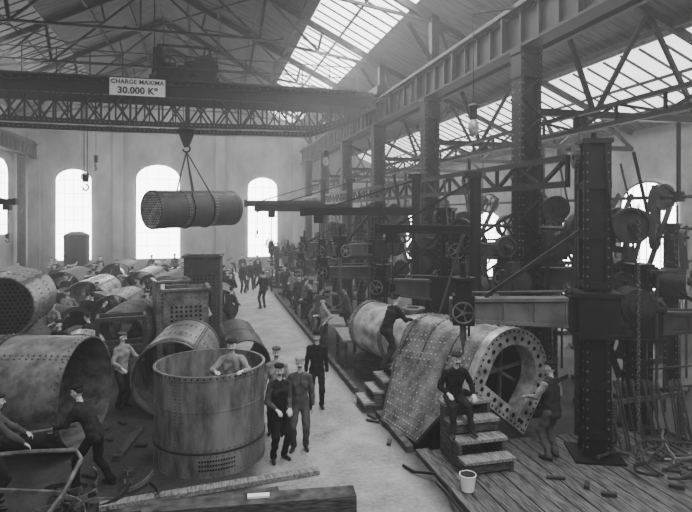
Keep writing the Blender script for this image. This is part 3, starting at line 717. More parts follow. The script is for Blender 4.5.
def lshaft(X,Z,y0,y1,ys,label,hz=6.15,bx=1.1):
    P=[('shaft',M().cyl((X,y0,Z),(X,y1,Z),.05,n=10),STEELD)]
    for i,(y,r) in enumerate(ys): P.append(('pulley',M().wheel((X,y,Z),(0,1,0),r,.2,6,.03,.05,i%2==0),IRON2))
    y=y0+.6
    while y<y1: P.append(('hanger',M().box((X,y,Z),(.16,.2,.25)).bar((X,y,Z+.1),(X,y,hz),.07,.07),IRON)); y+=5.6
    for y,r in ys[::2]:
        for s_ in(-1,1): P.append(('belt',M().bar((X+s_*r,y,Z),(X+bx+s_*.12,y,.9),.014,.16),BELT))
    thing('line_shaft',(X,y0,Z),P,label,'line shaft',world=True)
lshaft(7.75,4.15,9.2,39,[(10.2,.36),(13.2,.3),(15.8,.4),(18.4,.3),(21.6,.38),(25.5,.3),(29.,.38),(33.5,.3)],'overhead line shaft with pulleys and leather belts')
lshaft(11.2,4.9,10.5,36,[(11.6,.34),(14.2,.4),(17.,.34),(20.5,.4),(25,.3),(29.5,.4)],'second overhead line shaft in the side bay',6.75,-1.5)
def lsh2(X,Z,y0,y1,ys):
    P=[('shaft',M().cyl((X,y0,Z),(X,y1,Z),.04,n=10),STEELD)]
    for i,(y,r) in enumerate(ys): P.append(('pulley',M().wheel((X,y,Z),(0,1,0),r,.17,5,.03,.04,i%2==0),IRON2))
    for y in(11.1,16.7,22.3,27.9): P.append(('bracket',M().bar((X,y,Z),(6.72,y,Z-.1),.1,.14),IRON))
    for y,r in ys[1::3]:
        for s_ in(-1,1): P.append(('belt',M().bar((X+s_*r,y,Z),(X-.9+s_*.1,y+.3,1.3),.014,.11),BELT))
    thing('line_shaft',(X,y0,Z),P,'short countershaft with pulleys on the column faces','line shaft',world=True)
lsh2(6.35,3.75,10.6,28.5,[(10.9,.24),(12.4,.34),(15.4,.34),(17.4,.26),(19.6,.32),(21.6,.24),(23.6,.32),(26.,.26),(28.2,.3)])
gb=M().box((0,0,0),(.3,.5,.6)).cyl((0,-.25,.1),(0,-.45,.1),.16,n=16).box((0,-.05,.4),(.2,.3,.2)).gear((0,-.45,.1),(0,1,0),.22,.05,18).cyl((.0,-.1,-.3),(.0,-.1,-1.2),.03)
g0=thing('gear_box',(6.58,11.05,2.9),[('gear_box',gb,IRON2)],'dark cast gear box bolted on a column','gear box',group='column gear boxes')
for i in range(1,5): dup(g0,(6.58,11.05+5.6*i,2.8))
for i in range(0,3): dup(g0,(7.42,11.0+5.6*i,3.6))
def drive():
    f=M()
    for y in(-.8,.8): f.box((0,y,1.85),(.16,.14,3.7)).box((0,y,.05),(.6,.3,.1)).bar((0,y,.1),(.45,y,.9),.07,.07)
    for z in(1.0,2.3,3.6): f.box((0,0,z),(.14,1.7,.16))
    P=[('frame',f,IRON)]
    for z,ws in((3.0,((-.5,.38),(.3,.32))),(1.65,((-.5,.3),(.4,.4)))):
        P.append(('shaft',M().cyl((-.25,-1.0,z),(-.25,1.0,z),.04,n=8),STEELD))
        P.append(('bearing',M().box((-.15,-.8,z),(.3,.16,.16)),IRON)); P.append(('bearing',M().box((-.15,.8,z),(.3,.16,.16)),IRON))
        for y,r in ws: P.append(('pulley',M().wheel((-.25,y,z),(0,1,0),r,.17,6,.025,.045,y<0),IRON2))
    for s_ in(-1,1):
        P.append(('belt',M().bar((-.25+s_*.38,-.5,3.0),(-.25+s_*.3,-.5,1.65),.014,.14),BELT)); P.append(('belt',M().bar((-.25+s_*.32,.3,3.0),(.9+s_*.2,.3,5.0),.014,.14),BELT))
    return P
q0=thing('belt_drive_frame',(9.9,12.1,0),drive(),'iron frame crowded with pulleys and leather belts','belt drive',rz=0,group='belt drive frames')
for x,y,r in((8.3,16.3,0),(8.2,20.3,-10),(12.6,15.6,60),(8.3,26.9,0),(13.2,10.9,70),(8.3,31.5,0),(10.8,14.8,40)): dup(q0,(x,y,0),r)
def hoist():
    m=M()
    for i in range(34): m.ring((0,0,.3+i*.075),(1,0,0) if i%2 else (0,1,0),.03,.009,8,4)
    k_=M().box((0,0,2.95),(.2,.24,.3)).wheel((.0,-.14,2.95),(0,1,0),.14,.04,5,.012,.02)
    h=M().box((0,0,.2),(.12,.1,.18)).path([(.08*math.sin(a),0,.02-.09*math.cos(a)) for a in [math.radians(q) for q in range(180,-110,-20)]],.02,6)
    return [('chain',m,IRON),('block',k_,IRON),('hook',h,IRON)]
h0=thing('chain_hoist',(8.4,11.1,3.65),hoist(),'chain hoist with hook hanging from the bay truss','hoist',group='chain hoists')
for x,y in((12.4,11.1),(8.9,16.7),(11.9,16.7),(9.4,22.3)): dup(h0,(x,y,3.65))
def press():
    b_=M().box((0,0,.08),(.7,.9,.16)).cyl((0,.2,.16),(0,.2,2.1),.11).box((0,.05,1.05),(.3,.5,.12))
    t=M().cyl((0,-.25,.92),(0,-.25,.98),.3,n=24)
    h=M().box((0,0,1.95),(.3,.75,.35)).cyl((0,-.3,1.8),(0,-.3,1.4),.05).cyl((0,-.3,2.1),(0,-.3,2.35),.05).box((0,.3,2.25),(.2,.2,.3))
    W=[M().wheel((.25,-.2,1.75),(1,0,0),.2,.03,5,.012,.02),M().wheel((0,.35,2.4),(1,0,0),.28,.1,6,.02,.03),M().wheel((.3,.35,.5),(1,0,0),.25,.1,6,.02,.03)]
    return [('base',b_,IRON),('table',t,STEEL),('head',h,IRON),('handwheel',W[0],STEEL),('pulley',W[1],IRON2),('pulley',W[2],IRON2)]
p0=thing('drill_press',(8.9,18.6,0),press(),'belt driven upright drill press','drill press',rz=-60,group='drill presses')
for x,y,r in((5.0,23.7,60),(5.0,27.6,80),(5.0,31.9,50),(5.3,34.0,70),(9.8,22.,-50),(9.8,24.5,-70),(9.6,28.4,-60),(9.6,33.5,-80),(13,18.,-90),(12,23,-90),(5.3,36.5,80),(4.4,35,90),(13.2,14.0,-90),(12.8,20.5,-90),(4.2,29.9,20),(5.6,38.5,70),(4.2,33.2,40),(4.3,37,60),(4.6,39.5,60)): dup(p0,(x,y,0),r)
def bench():
    t=M().box((0,0,.8),(1.8,.7,.08)); L=[]
    for sx_ in(-1,1):
        for sy in(-1,1): L.append(('leg',M().box((sx_*.8,sy*.27,.38),(.09,.09,.76)),WOOD))
    v=M().box((.5,-.33,.9),(.18,.22,.16)).cyl((.5,-.44,.9),(.5,-.62,.9),.025)
    return [('top',t,WOODL)]+L+[('vise',v,IRON)]
b0=thing('workbench',(4.2,18.5,0),bench(),'rough timber workbench with iron vise','workbench',rz=80,group='workbenches')
for x,y,r in((4.2,16.2,85),(-6.9,13.2,10)): dup(b0,(x,y,0),r)
def trestle():
    m=M().bar((-.6,0,.7),(.6,0,.7),.14,.14)
    for s_ in(-1,1):
        for q in(-1,1): m.bar((s_*.5,0,.68),(s_*.55,q*.3,0.02),.07,.07)
        m.bar((s_*.53,-.2,.25),(s_*.53,.2,.25),.04,.06)
    return m
r0=thing('trestle',(-2.4,14.9,0),[('trestle',trestle(),WOOD)],'timber trestle on the shop floor','trestle',rz=10,group='timber trestles')
for x,y,r in((4.4,20.6,0),(-3.6,14.2,5)): dup(r0,(x,y,0),r)
m=M()
for x in(-.6,.6):
    for y in(-.35,.35): m.box((x,y,.85),(.08,.08,1.7))
for z in(1.66,.9):
    for y in(-.35,.35): m.bar((-.6,y,z),(.6,y,z),.08,.1)
    for x in(-.6,.6): m.bar((x,-.35,z),(x,.35,z),.08,.1)
thing('plate_stand',(-2.3,16.1,0),[('plate_stand',m,STEELD)],'open riveted steel stand among boiler shells','stand',rz=8)
def timber(p,q,w,h,label,z=0.01,mt=WOOD):
    p=V((*p,z+h/2));q=V((*q,z+h/2)); m=M().bar(p,q,w,h); c=(p+q)/2
    return thing('timber_beam',(c.x,c.y,z),[('timber_beam',m,mt)],label,'timber',world=True)
timber((-.9,8.32),(2.15,8.02),.34,.3,'massive squared timber baulk lying on the floor')
timber((-1.6,9.0),(1.85,9.35),.18,.07,'long rough plank lying before the drum',mt=WOODL)
timber((-1.3,8.75),(1.1,8.85),.14,.06,'short rough plank lying on the floor')
timber((3.57,13.2),(3.57,30.),.1,.14,'long timber kerb along the aisle edge')
timber((-1.6,10.7),(-1.35,12.1),.16,.08,'short rough plank between drum and shell')
m=M().box((0,0,.02),(.32,.1,.03)); thing('paper_packet',(.72,8.18,.31),[('paper_packet',m,WHITE)],'small white packet lying on the timber','packet',rz=-6)
random.seed(21)
for i in range(18):
    x=random.uniform(-2.2,-.95);y=random.uniform(8.6,10.1); R_=random.uniform(.2,.5); a0=random.uniform(0,6.28); m=M()
    pts=[(R_*math.cos(a0+q*.22),R_*math.sin(a0+q*.22),.05+.02*q) for q in range(8)]
    for q in range(7): m.bar(pts[q],pts[q+1],.02,.07)
    thing('scrap_strip',(x,y,.0),[('scrap_strip',m,STEEL if i%2 else STEELD)],'curved offcut of steel strip on the floor','scrap',group='steel offcuts')
s1=M().box((0,0,.03),(.22,.08,.05)); s2=M().cyl((0,-.15,.03),(0,.15,.03),.03,n=8)
base=[thing('loose_offcut',(.75,12.4,0),[('loose_offcut',s1,STEELD)],'small steel offcut lying on the dirty floor','scrap',group='loose floor scraps'),
 thing('loose_bolt',(.95,13.,0),[('loose_bolt',s2,STEELD)],'short steel bolt lying on the dirty floor','bolt',group='loose floor bolts')]
for i in range(22):
    t=random.random()
    if t<.3: x,y,z=random.uniform(.8,1.1),random.uniform(11.6,13.4),0
    elif t<.5: x,y,z=random.uniform(3.35,3.5),random.uniform(9.8,11.6),0
    elif t<.65: x,y,z=random.uniform(5.2,8.0),random.uniform(7.2,8.3),.09
    else: x,y,z=random.uniform(-2.3,-1.2),random.uniform(10,13),0
    dup(random.choice(base),(x,y,z),random.uniform(0,360))
m=M().path([(-3.6,9.2,.9),(-2.6,9.15,.92),(-1.95,9.1,.9),(-1.85,9.0,.8),(-2.0,8.6,.5),(-2.3,8.0,.2)],.035).path([(-3.6,8.7,.9),(-3.55,8.4,.5),(-3.3,8.1,.1)],.035)
m.bar((-3.5,8.6,.75),(-2.0,8.6,.5),.05,.05); m.bar((-3.6,9.2,.9),(-3.6,8.7,.9),.05,.05)
thing('tube_barrow',(-2.8,8.8,.1),[('frame',m,STEEL),('wheel',M().wheel((-2.3,8.02,.26),(1,.2,0),.24,.06,6),IRON),('wheel',M().wheel((-3.25,8.1,.26),(1,.2,0),.24,.06,6),IRON)],'hand barrow with bent steel tube handle','barrow',world=True)
m=M().cyl((0,0,.3),(0,0,3.1),.75,n=32).cyl((0,0,3.1),(0,0,3.3),.75,.35,32).cyl((0,0,0),(0,0,.3),.5,n=24)
for z in(.5,1.7,2.9):
    m.tube((0,0,z),(0,0,z+.1),.77,.7,32)
thing('vertical_tank',(-8.2,38.5,0),[('vertical_tank',m,IRON)],'dark upright riveted tank before the far window','tank')
def lamp():
    r=M().cyl((0,0,.75),(0,0,3.0),.012,n=6)
    b_=M().cyl((0,0,.45),(0,0,.75),.09,n=14).cyl((0,0,.75),(0,0,.82),.16,.05,14)
    g=M().ell((0,0,.25),(.13,.13,.22),n=14)
    return [('rod',r,IRON),('housing',b_,IRON),('globe',g,STEELL)]
l0=thing('arc_lamp',(6.15,12.,6.3),lamp(),'hanging arc lamp with pale glass globe','lamp',group='arc lamps')
dup(l0,(5.2,24.5,6.6)); dup(l0,(-5.5,30.,6.6))
m=M().bar((7,11.1,9.2),(6.15,12.,9.28),.06,.06); thing('lamp_bracket',(7,11.1,9.2),[('lamp_bracket',m,IRON)],'iron bracket carrying the arc lamp rod','bracket',world=True)
m=M()
for i in range(60): m.ring((0,0,.1+i*.075),(1,0,0) if i%2 else (0,1,0),.03,.009,10,5)
thing('chain',(7.32,8.1,.1),[('chain',m,RIVD)],'long iron chain hanging beside the column','chain')
random.seed(11)
rk=M().bar((-.9,0,.9),(.9,0,.9),.08,.08)
for x in(-.85,.85): rk.box((x,0,.45),(.1,.1,.9)).box((x,0,.04),(.12,.6,.08))
for x in(-.85,.85): rk.bar((x,-.25,.08),(x,0,.6),.05,.05)
thing('tool_rack',(8.3,8.95,.0),[('tool_rack',rk,WOOD)],'low timber rack holding steel bars','rack',rz=4)
rm=M().cyl((0,0,0),(0,.32,1.15),.018,n=8).cyl((0,.30,1.08),(0,.34,1.2),.035,n=8)
r0=thing('steel_bar',(7.6,8.6,.09),[('steel_bar',rm,STEELD)],'thin steel bar leaning on the rack','steel bar',group='steel bars on the rack')
for i in range(14):
    x=7.55+i*.11; dup(r0,(x,8.6+random.uniform(-.05,.08),.02+(.07 if x<8.2 else 0)),random.uniform(-16,16))
for i in range(30):
    x=random.uniform(7.3,9.3);y=random.uniform(7.4,8.4)
    m=M(); pts=[V((0,0,.03))]
    a=random.uniform(0,6.28)
    for q in range(5): a+=random.uniform(-.7,.7); pts.append(pts[-1]+V((math.cos(a)*.2,math.sin(a)*.2,random.uniform(-.01,.08))))
    m.path(pts,.025,6)
    thing('scrap_pipe',(x,y,.1 if x<8.2 else .02),[('scrap_pipe',m,(STEELD,IRON2,STEEL)[i%3])],'bent piece of scrap pipe on the floor','pipe',group='scrap pipes')
m=M()
for z in(.55,1.0): m.bar((8.8,10.3,z),(13.5,10.3,z),.04,.04)
for i in range(5): m.bar((8.9+i*1.1,10.3,0),(8.9+i*1.1,10.3,1.05),.05,.05)
thing('pipe_railing',(8.8,10.3,0),[('pipe_railing',m,IRON2)],'low pipe railing in the side bay','railing',world=True)
# ---------------- people ----------------
def ik(a,b,l1,l2,pole):
    d=b-a; L=min(d.length,(l1+l2)*.995); dn=d.normalized(); b=a+dn*L
    x=(l1*l1-l2*l2+L*L)/(2*L); h=math.sqrt(max(0,l1*l1-x*x)); p=V(pole)-dn*V(pole).dot(dn); p.normalize()
    return a+dn*x+p*h,b
def person(x,y,z=0,yaw=180,lean=0,side=0,hp=.90,hl=None,hr=None,fl=None,fr=None,hy=0,hpt=0,top='mid',bot='dark',cap='cap',mou=True,apron=False,sleeve=None,vox=.012,label='',hunch=0,toe=0,grip=False,hatg='dark',group=None):
    pr=[]
    T={'skin':0,'top':1,'bot':2,'boot':3,'hair':4,'eye':5,'slv':6,'apr':7}
    def c(p,q,r1,r2,t): pr.append(('c',V(p),V(q),r1,r2,T[t],None))
    def e(p,r,t,B=None): pr.append(('e',V(p),V(r),0,0,T[t],B or Matrix.Identity(3)))
    P=V((0,0,hp)); Ls=math.radians(lean); S=V((math.sin(math.radians(side)),math.sin(Ls),math.cos(Ls))).normalized()
    Xa=V((1,0,0)); Fw=V((0,math.cos(Ls),-math.sin(Ls)))
    Lh=math.radians(lean*.9+hunch); S2=V((S.x,math.sin(Lh),math.cos(Lh))).normalized()
    Wst=P+S*.2; Ch=Wst+S2*.16; N=Wst+S2*.33
    for s in(-1,1):
        c(P+Xa*s*.06+V((0,0,-.06)),P+Xa*s*.05+S*.1,.125,.108,'top')
        c(P+Xa*s*.05+S*.08,Wst+Xa*s*.05,.108,.103,'top'); c(Wst+Xa*s*.05,Ch+Xa*s*.07,.103,.115,'top'); c(Ch+Xa*s*.07,N+Xa*s*.05-S2*.04,.115,.085,'top')
        c(N+Xa*s*.06-S2*.03,N+Xa*s*.165-S2*.055,.06,.068,'top')
        e(Ch+Xa*s*.09+Fw*.07-S2*.02,(.06,.05,.08),'top')
    c(P+V((-.06,0,-.06)),P+V((.06,0,-.06)),.115,.115,'bot')
    if apron:
        c(Ch+Fw*.1+Xa*-.06,Ch+Fw*.1+Xa*.06,.03,.03,'apr'); 
        for s in(-1,0,1): c(Ch+Fw*.1+Xa*s*.07,P+Fw*.12+Xa*s*.08,.025,.03,'apr'); c(P+Fw*.12+Xa*s*.08,P+V((s*.11,.15,-.42)),.03,.03,'apr')
    hyr=math.radians(hy); Hd=(S2+V((0,0,1.2))).normalized(); c(N-S2*.02,N+Hd*.1,.055,.05,'skin')
    c(N+Xa*-.03-S2*.0,N+Xa*.03-S2*.0,.06,.06,'top')
    pt=math.radians(hpt+lean*.35)
    f=V((math.sin(-hyr)*math.cos(pt),math.cos(hyr)*math.cos(pt),-math.sin(pt))); r=f.cross(V((0,0,1))).normalized(); u=r.cross(f).normalized()
    Hc=N+Hd*.2; Bm=Matrix((r,f,u)).transposed()
    e(Hc+u*.01,(.073,.092,.1),'skin',Bm); e(Hc-u*.05+f*.02,(.055,.068,.062),'skin',Bm); c(Hc-u*.092+f*.05,Hc-u*.09+f*.055,.022,.022,'skin')
    c(Hc+f*.088+u*.01,Hc+f*.11-u*.022,.011,.016,'skin'); e(Hc+u*.038+f*.07,(.052,.026,.012),'skin',Bm)
    for s in(-1,1):
        e(Hc+r*s*.074-f*.005-u*.005,(.012,.02,.032),'skin',Bm); e(Hc+r*s*.03+f*.087+u*.012,(.010,.008,.006),'eye',Bm)
        e(Hc+r*s*.04+f*.06-u*.028,(.025,.025,.025),'skin',Bm)
    c(Hc-r*.018+f*.086-u*.062,Hc+r*.018+f*.086-u*.062,.006,.006,'eye')
    if mou: c(Hc-r*.028+f*.088-u*.046,Hc+f*.099-u*.04,.008,.011,'hair'); c(Hc+r*.028+f*.088-u*.046,Hc+f*.099-u*.04,.008,.011,'hair')
    e(Hc-f*.03+u*.035,(.078,.078,.086),'hair',Bm)
    hl=V(hl if hl else (-.27,.07,.80)); hr=V(hr if hr else (.27,.07,.80))
    for s,h in((-1,hl),(1,hr)):
        sh=N+Xa*s*.175-S2*.06
        el,wr=ik(sh,h,.285,.255,(s*.5,-1,-.3)); 
        c(sh,el,.066,.056,'slv'); c(el,el+(wr-el)*.5,.056,.05,'slv'); c(el+(wr-el)*.45,wr+(el-wr)*.12,.046,.042,'slv'); c(wr+(el-wr)*.15,wr,.03,.026,'skin')
        d=(wr-el).normalized(); nn=V((-s,0,0)) if abs(d.z)>.7 else V((0,0,-1)); nn=(nn-d*nn.dot(d)).normalized(); ww=nn.cross(d)
        if ww.dot(V((0,1,0)) if abs(d.z)>.7 else V((-s,0,.1)))<0: ww=-ww
        for q in(-.026,0,.026): c(wr+ww*q*.7+d*.01,wr+ww*q+d*.08,.016,.016,'skin')
        c1,c2=(55,120) if grip else (22,55)
        for i,ln in enumerate((.04,.045,.042,.034)):
            o=ww*(.036-.024*i); b0_=wr+o+d*.085; a1=math.radians(c1);a2=math.radians(c2)
            k1=b0_+(d*math.cos(a1)+nn*math.sin(a1))*ln; k2=k1+(d*math.cos(a2)+nn*math.sin(a2))*ln*.9
            c(b0_,k1,.0115,.0105,'skin'); c(k1,k2,.0105,.009,'skin')
        tb=wr+d*.025+ww*.028; t1=tb+(d*.6+ww*.6+nn*.35).normalized()*.045; c(tb,t1,.014,.012,'skin'); c(t1,t1+(d*.8+ww*.15+nn*.45).normalized()*.032,.012,.01,'skin')
    fl=V(fl if fl else (-.11,.0,0)); fr=V(fr if fr else (.12,.03,0))
    for s,ft in((-1,fl),(1,fr)):
        hip=P+V((s*.09,0,-.04)); an=ft+V((0,0,.09)); kn,an=ik(hip,an,.43,.42,(s*.12+.0,1,.15))
        c(hip,kn,.102,.076,'bot'); c(kn,kn+(an-kn)*.5,.076,.066,'bot'); c(kn+(an-kn)*.45,an+(kn-an)*.1,.062,.06,'bot'); c(kn+(an-kn)*.8,an,.064,.066,'bot')
        td=V((s*.25,1,-toe)).normalized()
        c(an-td*.03-V((0,0,.04)),an+td*.13-V((0,0,.055)),.044,.036,'boot'); c(an,an-td*.035-V((0,0,.045)),.045,.042,'boot'); c(an+td*.1-V((0,0,.055)),an+td*.17-V((0,0,.058)),.037,.03,'boot')
    m=M()
    for k_ in pr:
        if k_[0]=='c': m.cap(k_[1],k_[2],k_[3],k_[4],10)
        else: m.ell(k_[1],k_[2],k_[6],12,8)
    me=mesh('tmp',m,[SKIN],None,False); o=bpy.data.objects.new('tmp',me); COL.objects.link(o)
    md=o.modifiers.new('r','REMESH'); md.mode='VOXEL'; md.voxel_size=vox; md.use_smooth_shade=True
    sm=o.modifiers.new('s','SMOOTH'); sm.factor=.5; sm.iterations=1
    dg=bpy.context.evaluated_depsgraph_get(); nm=bpy.data.meshes.new_from_object(o.evaluated_get(dg)); bpy.data.objects.remove(o)
    nm.name='person_body'; n_=len(nm.polygons); cen=np.empty(n_*3); nm.polygons.foreach_get('center',cen); cen=cen.reshape(-1,3)
    best=np.full(n_,1e9); tg=np.zeros(n_,int)
    for k_ in pr:
        if k_[0]=='c':
            a=np.array(k_[1]);b_=np.array(k_[2]);ab=b_-a; t=np.clip(((cen-a)@ab)/max(ab@ab,1e-9),0,1)
            dd=np.linalg.norm(cen-(a+t[:,None]*ab),axis=1)-(k_[3]+(k_[4]-k_[3])*t)
        else:
            Bn=np.array(k_[6]); q=(cen-np.array(k_[1]))@Bn; rr=np.array(k_[2]); dd=(np.linalg.norm(q/rr,axis=1)-1)*rr.min()
        if k_[5]==5: dd=dd-.0015
        w_=dd<best; best[w_]=dd[w_]; tg[w_]=k_[5]
    nv=len(nm.vertices); co=np.empty(nv*3); nm.vertices.foreach_get('co',co); co=co.reshape(-1,3)
    no=np.empty(nv*3); nm.vertices.foreach_get('normal',no); no=no.reshape(-1,3)
    cl=np.zeros(nv); 
    lv=np.empty(len(nm.loops),int); nm.loops.foreach_get('vertex_index',lv); lt=np.empty(n_,int); nm.polygons.foreach_get('loop_total',lt)
    pt_=np.repeat(tg,lt); cl[lv[np.isin(pt_,[1,2,6,7])]]=1; cl[lv[np.isin(pt_,[0,4,5,3])]]=0
    ph=random.uniform(0,6)
    wx=co[:,0]+.03*np.sin(co[:,2]*17+ph); wz=co[:,2]+.05*np.sin(co[:,0]*13+co[:,1]*9+ph*2)
    fold=np.sin(wz*33+wx*19+ph)*.0045+np.sin(wz*16-wx*29+co[:,1]*21+ph*3)*.0045
    co+=no*(fold*cl)[:,None]; nm.vertices.foreach_set('co',co.ravel())
    nm.materials.clear()
    for a in(SKIN,CL[top],CL[bot],BOOT,HAIR,EYE,CL[sleeve or top],CL['black']): nm.materials.append(a)
    nm.polygons.foreach_set('material_index',tg.tolist()); nm.polygons.foreach_set('use_smooth',[True]*n_); nm.update()
    ob=O('person',nm,(x,y,z),None,yaw); tagit(ob,label,'person',group)
    if cap:
        h=M()
        if cap=='cap':
            h.ell(Hc+u*.09-f*.015,(.098,.112,.038),Bm,16,8); h.ell(Hc+u*.072-f*.008,(.083,.095,.03),Bm,16,8); h.ell(Hc+u*.07+f*.088,(.055,.035,.008),Bm,12,6)
        else:
            h.ell(Hc+u*.095,(.083,.098,.08),Bm,16,8); h.ell(Hc+u*.08,(.115,.13,.01),Bm,20,6)
        O('cap' if cap=='cap' else 'hat',mesh('cap',h,CL[hatg]),(0,0,0),ob)
    return ob
person(2.44,12.5,yaw=168,top='black',bot='black',cap='hat',hatg='black',hl=(-.24,.06,.82),hr=(.26,.03,.8),vox=.010,hy=-15,label='man in dark suit and hat standing upright in the aisle')
person(1.70,10.4,yaw=170,top='mid',bot='mid',cap='cap',hatg='light',sleeve='mid',vox=.009,hl=(-.26,.05,.8),hr=(.26,.06,.8),label='man in grey jacket and pale cap standing, arms lowered')
person(1.25,10.05,yaw=-165,top='dark',bot='black',apron=True,sleeve='mid',vox=.009,hl=(-.12,.24,.98),hr=(.14,.24,1.0),hy=-15,lean=3,hatg='black',label='worker in dark apron and cap holding his hands together')
person(1.36,11.3,yaw=175,top='light',bot='dark',hatg='mid',vox=.011,label='worker in pale shirt standing behind two others')
person(.44,10.32,z=.5,yaw=172,lean=14,top='light',bot='dark',hatg='dark',vox=.009,hl=(-.22,.56,1.24),hr=(.24,.54,1.24),hunch=6,mou=True,label='worker in pale shirt standing inside the open drum')
blk(.42,10.4,.6,.6,.5,0,.0,'timber block to stand on inside the drum')
person(4.35,9.28,z=1.05,yaw=172,hp=.13,lean=14,hunch=8,top='black',bot='dark',hatg='dark',fl=(-.2,.42,-.44),fr=(.14,.46,-.44),hl=(-.3,.25,.2),hr=(.2,.33,.26),vox=.010,label='worker in dark jacket sitting on the wooden steps')
person(5.99,8.65,z=.09,yaw=20,top='dark',bot='mid',sleeve='light',hatg='black',hl=(-.2,.4,1.05),hr=(.25,.2,.9),lean=5,hy=20,vox=.010,label='worker in dark vest with back turned at the boiler end')
person(4.0,12.1,z=.965,yaw=-72,lean=24,hunch=8,hp=.87,top='black',bot='dark',hatg='black',hl=(-.15,.62,1.05),hr=(.2,.6,1.05),fl=(-.12,.12,0),fr=(.1,-.16,0),vox=.011,label='worker in black jacket leaning toward the boiler barrel')
person(6.2,12.75,z=.5,yaw=100,lean=18,top='light',bot='mid',hatg='mid',hl=(-.2,.45,1.4),hr=(.2,.45,1.4),vox=.014,label='worker leaning toward the boiler from behind')
blk(6.2,12.75,.6,.5,.5,0,0,'low timber box under a worker')
person(-1.8,9.75,yaw=70,lean=26,hunch=8,hp=.9,top='dark',bot='black',hatg='black',hl=(-.15,.62,1.0),hr=(.15,.6,.98),fl=(-.13,.25,0),fr=(.12,-.22,0),grip=True,vox=.010,label='worker bending forward gripping a bar with both hands')
person(-3.2,9.4,yaw=-70,top='mid',bot='dark',hatg='dark',hl=(-.15,.5,1.),hr=(.2,.45,.95),lean=8,vox=.012,label='worker in grey shirt reaching toward the bar')
m=M().cyl((-3.1,9.72,.98),(-2.1,9.85,1.0),.022,n=10)
thing('steel_rod',(-2.6,9.78,.99),[('steel_rod',m,STEEL)],'steel rod held between two workers','rod',world=True)
person(-1.95,13.6,yaw=-130,top='light',bot='dark',hatg='mid',hl=(-.2,.4,1.15),hr=(.25,.3,1.0),vox=.012,lean=5,label='worker in pale shirt standing between boiler shells')
person(-4.45,13.6,yaw=200,top='mid',bot='dark',hatg='dark',vox=.013,label='worker standing behind the large boiler shell')
person(-3.7,15.7,yaw=160,top='dark',bot='dark',hatg='dark',vox=.014,lean=12,hl=(-.2,.4,1.),hr=(.2,.4,1.),label='worker leaning forward among boiler shells')
person(-3.0,13.6,yaw=60,top='dark',bot='dark',hatg='dark',vox=.013,lean=14,hl=(-.2,.45,1.),hr=(.2,.4,1.),label='worker in dark clothes bending beside a trestle')
G='distant workers'
bA=person(-3.6,19.6,yaw=-60,lean=30,hp=.86,top='dark',bot='dark',hl=(-.2,.55,.95),hr=(.2,.5,.95),fl=(-.12,.25,0),fr=(.1,-.2,0),vox=.016,label='worker in dark clothes bending over boiler plates',group=G)
bB=person(2.4,32.4,yaw=170,top='dark',bot='dark',vox=.016,fl=(-.13,-.05,0),fr=(.14,.1,0),hl=(-.24,.12,.86),label='worker in dark clothes standing upright',group=G)
bC=person(2.5,26.1,yaw=20,top='black',bot='dark',vox=.016,hl=(-.2,.3,1.1),hr=(.2,.3,1.05),label='worker in dark clothes standing with arms forward',group=G)
bD=person(3.95,20.0,yaw=-60,top='mid',bot='dark',vox=.015,lean=15,hl=(-.2,.45,1.),hr=(.2,.45,1.),label='worker in grey shirt leaning forward at work',group=G)
bE=person(-4.7,18.9,yaw=150,top='light',bot='mid',vox=.015,hl=(-.25,.3,1.1),label='worker in pale shirt standing among boilers',group=G)
bF=person(3.95,26.2,yaw=140,top='light',bot='dark',vox=.015,lean=6,hl=(-.3,.1,1.0),hr=(.1,.25,1.15),hy=20,fl=(-.16,.1,0),fr=(.12,-.1,0),label='worker in pale shirt with one hand on hip',group=G)
for x,y,r in((-2.1,22.6,40),(-4.3,21.3,-20),(-5.5,23.6,60),(4.1,25.5,-90),(-1.3,28.6,30),(-5.4,29.4,70),(.7,21.5,-40),(-7.7,22.0,40),(-3.1,34.8,20),(-7.9,35.8,-40),(-3.1,16.9,60),(-8.3,18.6,-30)): dup(bA,(x,y,0),r)
for x,y,r in((2.9,33.2,150),(1.9,31.4,200),(-8.,32.4,180),(-9.6,32.0,160),(-9.,25.9,200),(-6.2,27.,170),(-4.3,23.7,190),(3.9,24.0,170),(-1.9,29.6,160),(-6.1,32.8,180),(-.9,21.6,180),(-10.9,26.2,150),(.3,28.9,170),(-3.,32.2,190),(-7.0,26.4,160),(-7.2,33.,170),(1.4,34.5,180),(-5.2,34.4,150),(-2.5,34.2,200),(-8.8,36,180),(-4.4,35.3,170),(.6,36.8,180),(-.4,38.3,160),(-10.5,30.6,170),(2.2,37,180),(3.1,36,170),(3.9,28.6,190),(.9,27.2,150),(.6,31.3,170),(-6.7,38,170),(-3.6,38.2,190),(-2.2,39,160),(-10.4,34.5,170)): dup(bB,(x,y,0),r)
for x,y,r in((3.7,34.1,90),(-10.9,24.2,-20),(-3.9,20.6,60),(-6.6,22.9,100),(-3.8,30.2,20),(-5.6,30.9,-60),(3.95,21.6,80),(-9.4,17.6,120),(.8,29.8,-30),(1.0,25.9,170)): dup(bC,(x,y,0),r)
for x,y,r in((5.1,19.9,60),(-1.0,20.2,-100),(3.9,23.0,-70),(-7.8,20.4,20),(-10.1,29.9,170),(5.1,16.4,100),(-6.2,16.4,60)): dup(bD,(x,y,0),r)
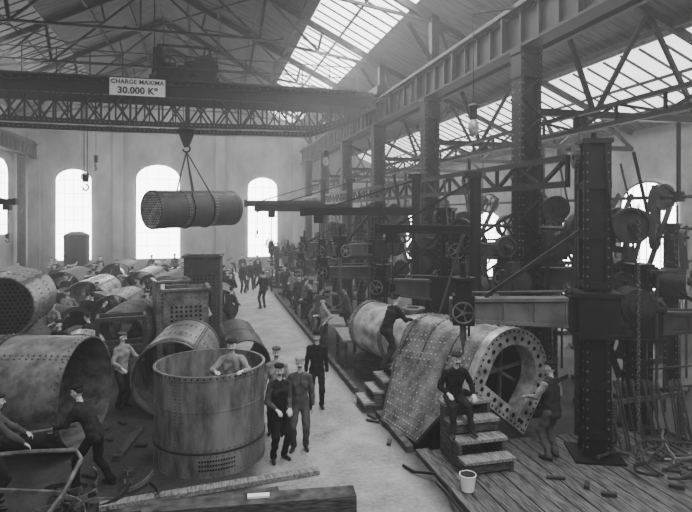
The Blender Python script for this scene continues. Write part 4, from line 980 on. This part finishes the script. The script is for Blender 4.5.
for x,y,r in((-6.6,18.4,200),(-6.0,23.,170),(-2.1,20.6,150),(-.4,29.2,190),(-9.,22.6,160),(-5.4,17.9,180),(-8.1,28.6,180),(-2.9,24.7,150),(-.2,18.9,160),(-5.9,33.6,180)): dup(bE,(x,y,0),r)
for x,y,r in((3.4,31.8,170),(-4.9,21.6,190),(-7.3,31.8,160),(-1.6,35.6,180),(3.7,17.6,100),(-9.6,23.9,150),(-3.9,27.2,170),(1.2,33.4,190),(-9.9,21.3,160),(-9.4,37.5,170)): dup(bF,(x,y,0),r)

# ---------------- light ----------------
w=bpy.data.worlds.new('World'); bpy.context.scene.world=w; w.use_nodes=True; nt=w.node_tree
nt.nodes['Background'].inputs[0].default_value=(1,1,1,1); nt.nodes['Background'].inputs[1].default_value=.3
vs_=nt.nodes.new('ShaderNodeVolumeScatter'); vs_.inputs['Density'].default_value=.0042; vs_.inputs['Anisotropy'].default_value=.45; vs_.inputs['Color'].default_value=(1,1,1,1)
nt.links.new(vs_.outputs[0],nt.nodes['World Output'].inputs['Volume'])
def area(x,y,z,sx_,sy,e,rot=(0,0,0)):
    l=bpy.data.lights.new('daylight_fill','AREA'); l.shape='RECTANGLE'; l.size=sx_; l.size_y=sy; l.energy=e
    o=bpy.data.objects.new('daylight_fill_lamp',l); COL.objects.link(o); o.location=(x,y,z); o.rotation_euler=rot
area(5.2,15,11.3,2,46,4700,(0,math.radians(-5),0))  # follows the roof glass, then runs on past the camera as added fill
area(-8.4,15,11.8,2,46,1800,(0,math.radians(20),0))  # added fill lamp, much brighter than the dim glass above it
area(12.5,17,7.9,2.2,40,1000,(0,math.radians(-15),0))  # follows the side-bay glass, likewise lengthened for extra fill
area(-2.5,34,11.3,6,8,900,(math.radians(35),0,0))  # added fill aimed at the far wall; only boards above it
area(-3,-3,11,8,3,750,(math.radians(40),0,0))  # invented fill lamp behind the camera, no roof glass there
cam=bpy.data.cameras.new('Camera'); cam.sensor_width=36; cam.lens=28.6; cam.shift_y=-43/692; cam.clip_end=200
co=bpy.data.objects.new('Camera',cam); COL.objects.link(co); co.location=(0,0,4.5); co.rotation_euler=(math.pi/2,0,math.radians(-14.08))
bpy.context.scene.camera=co
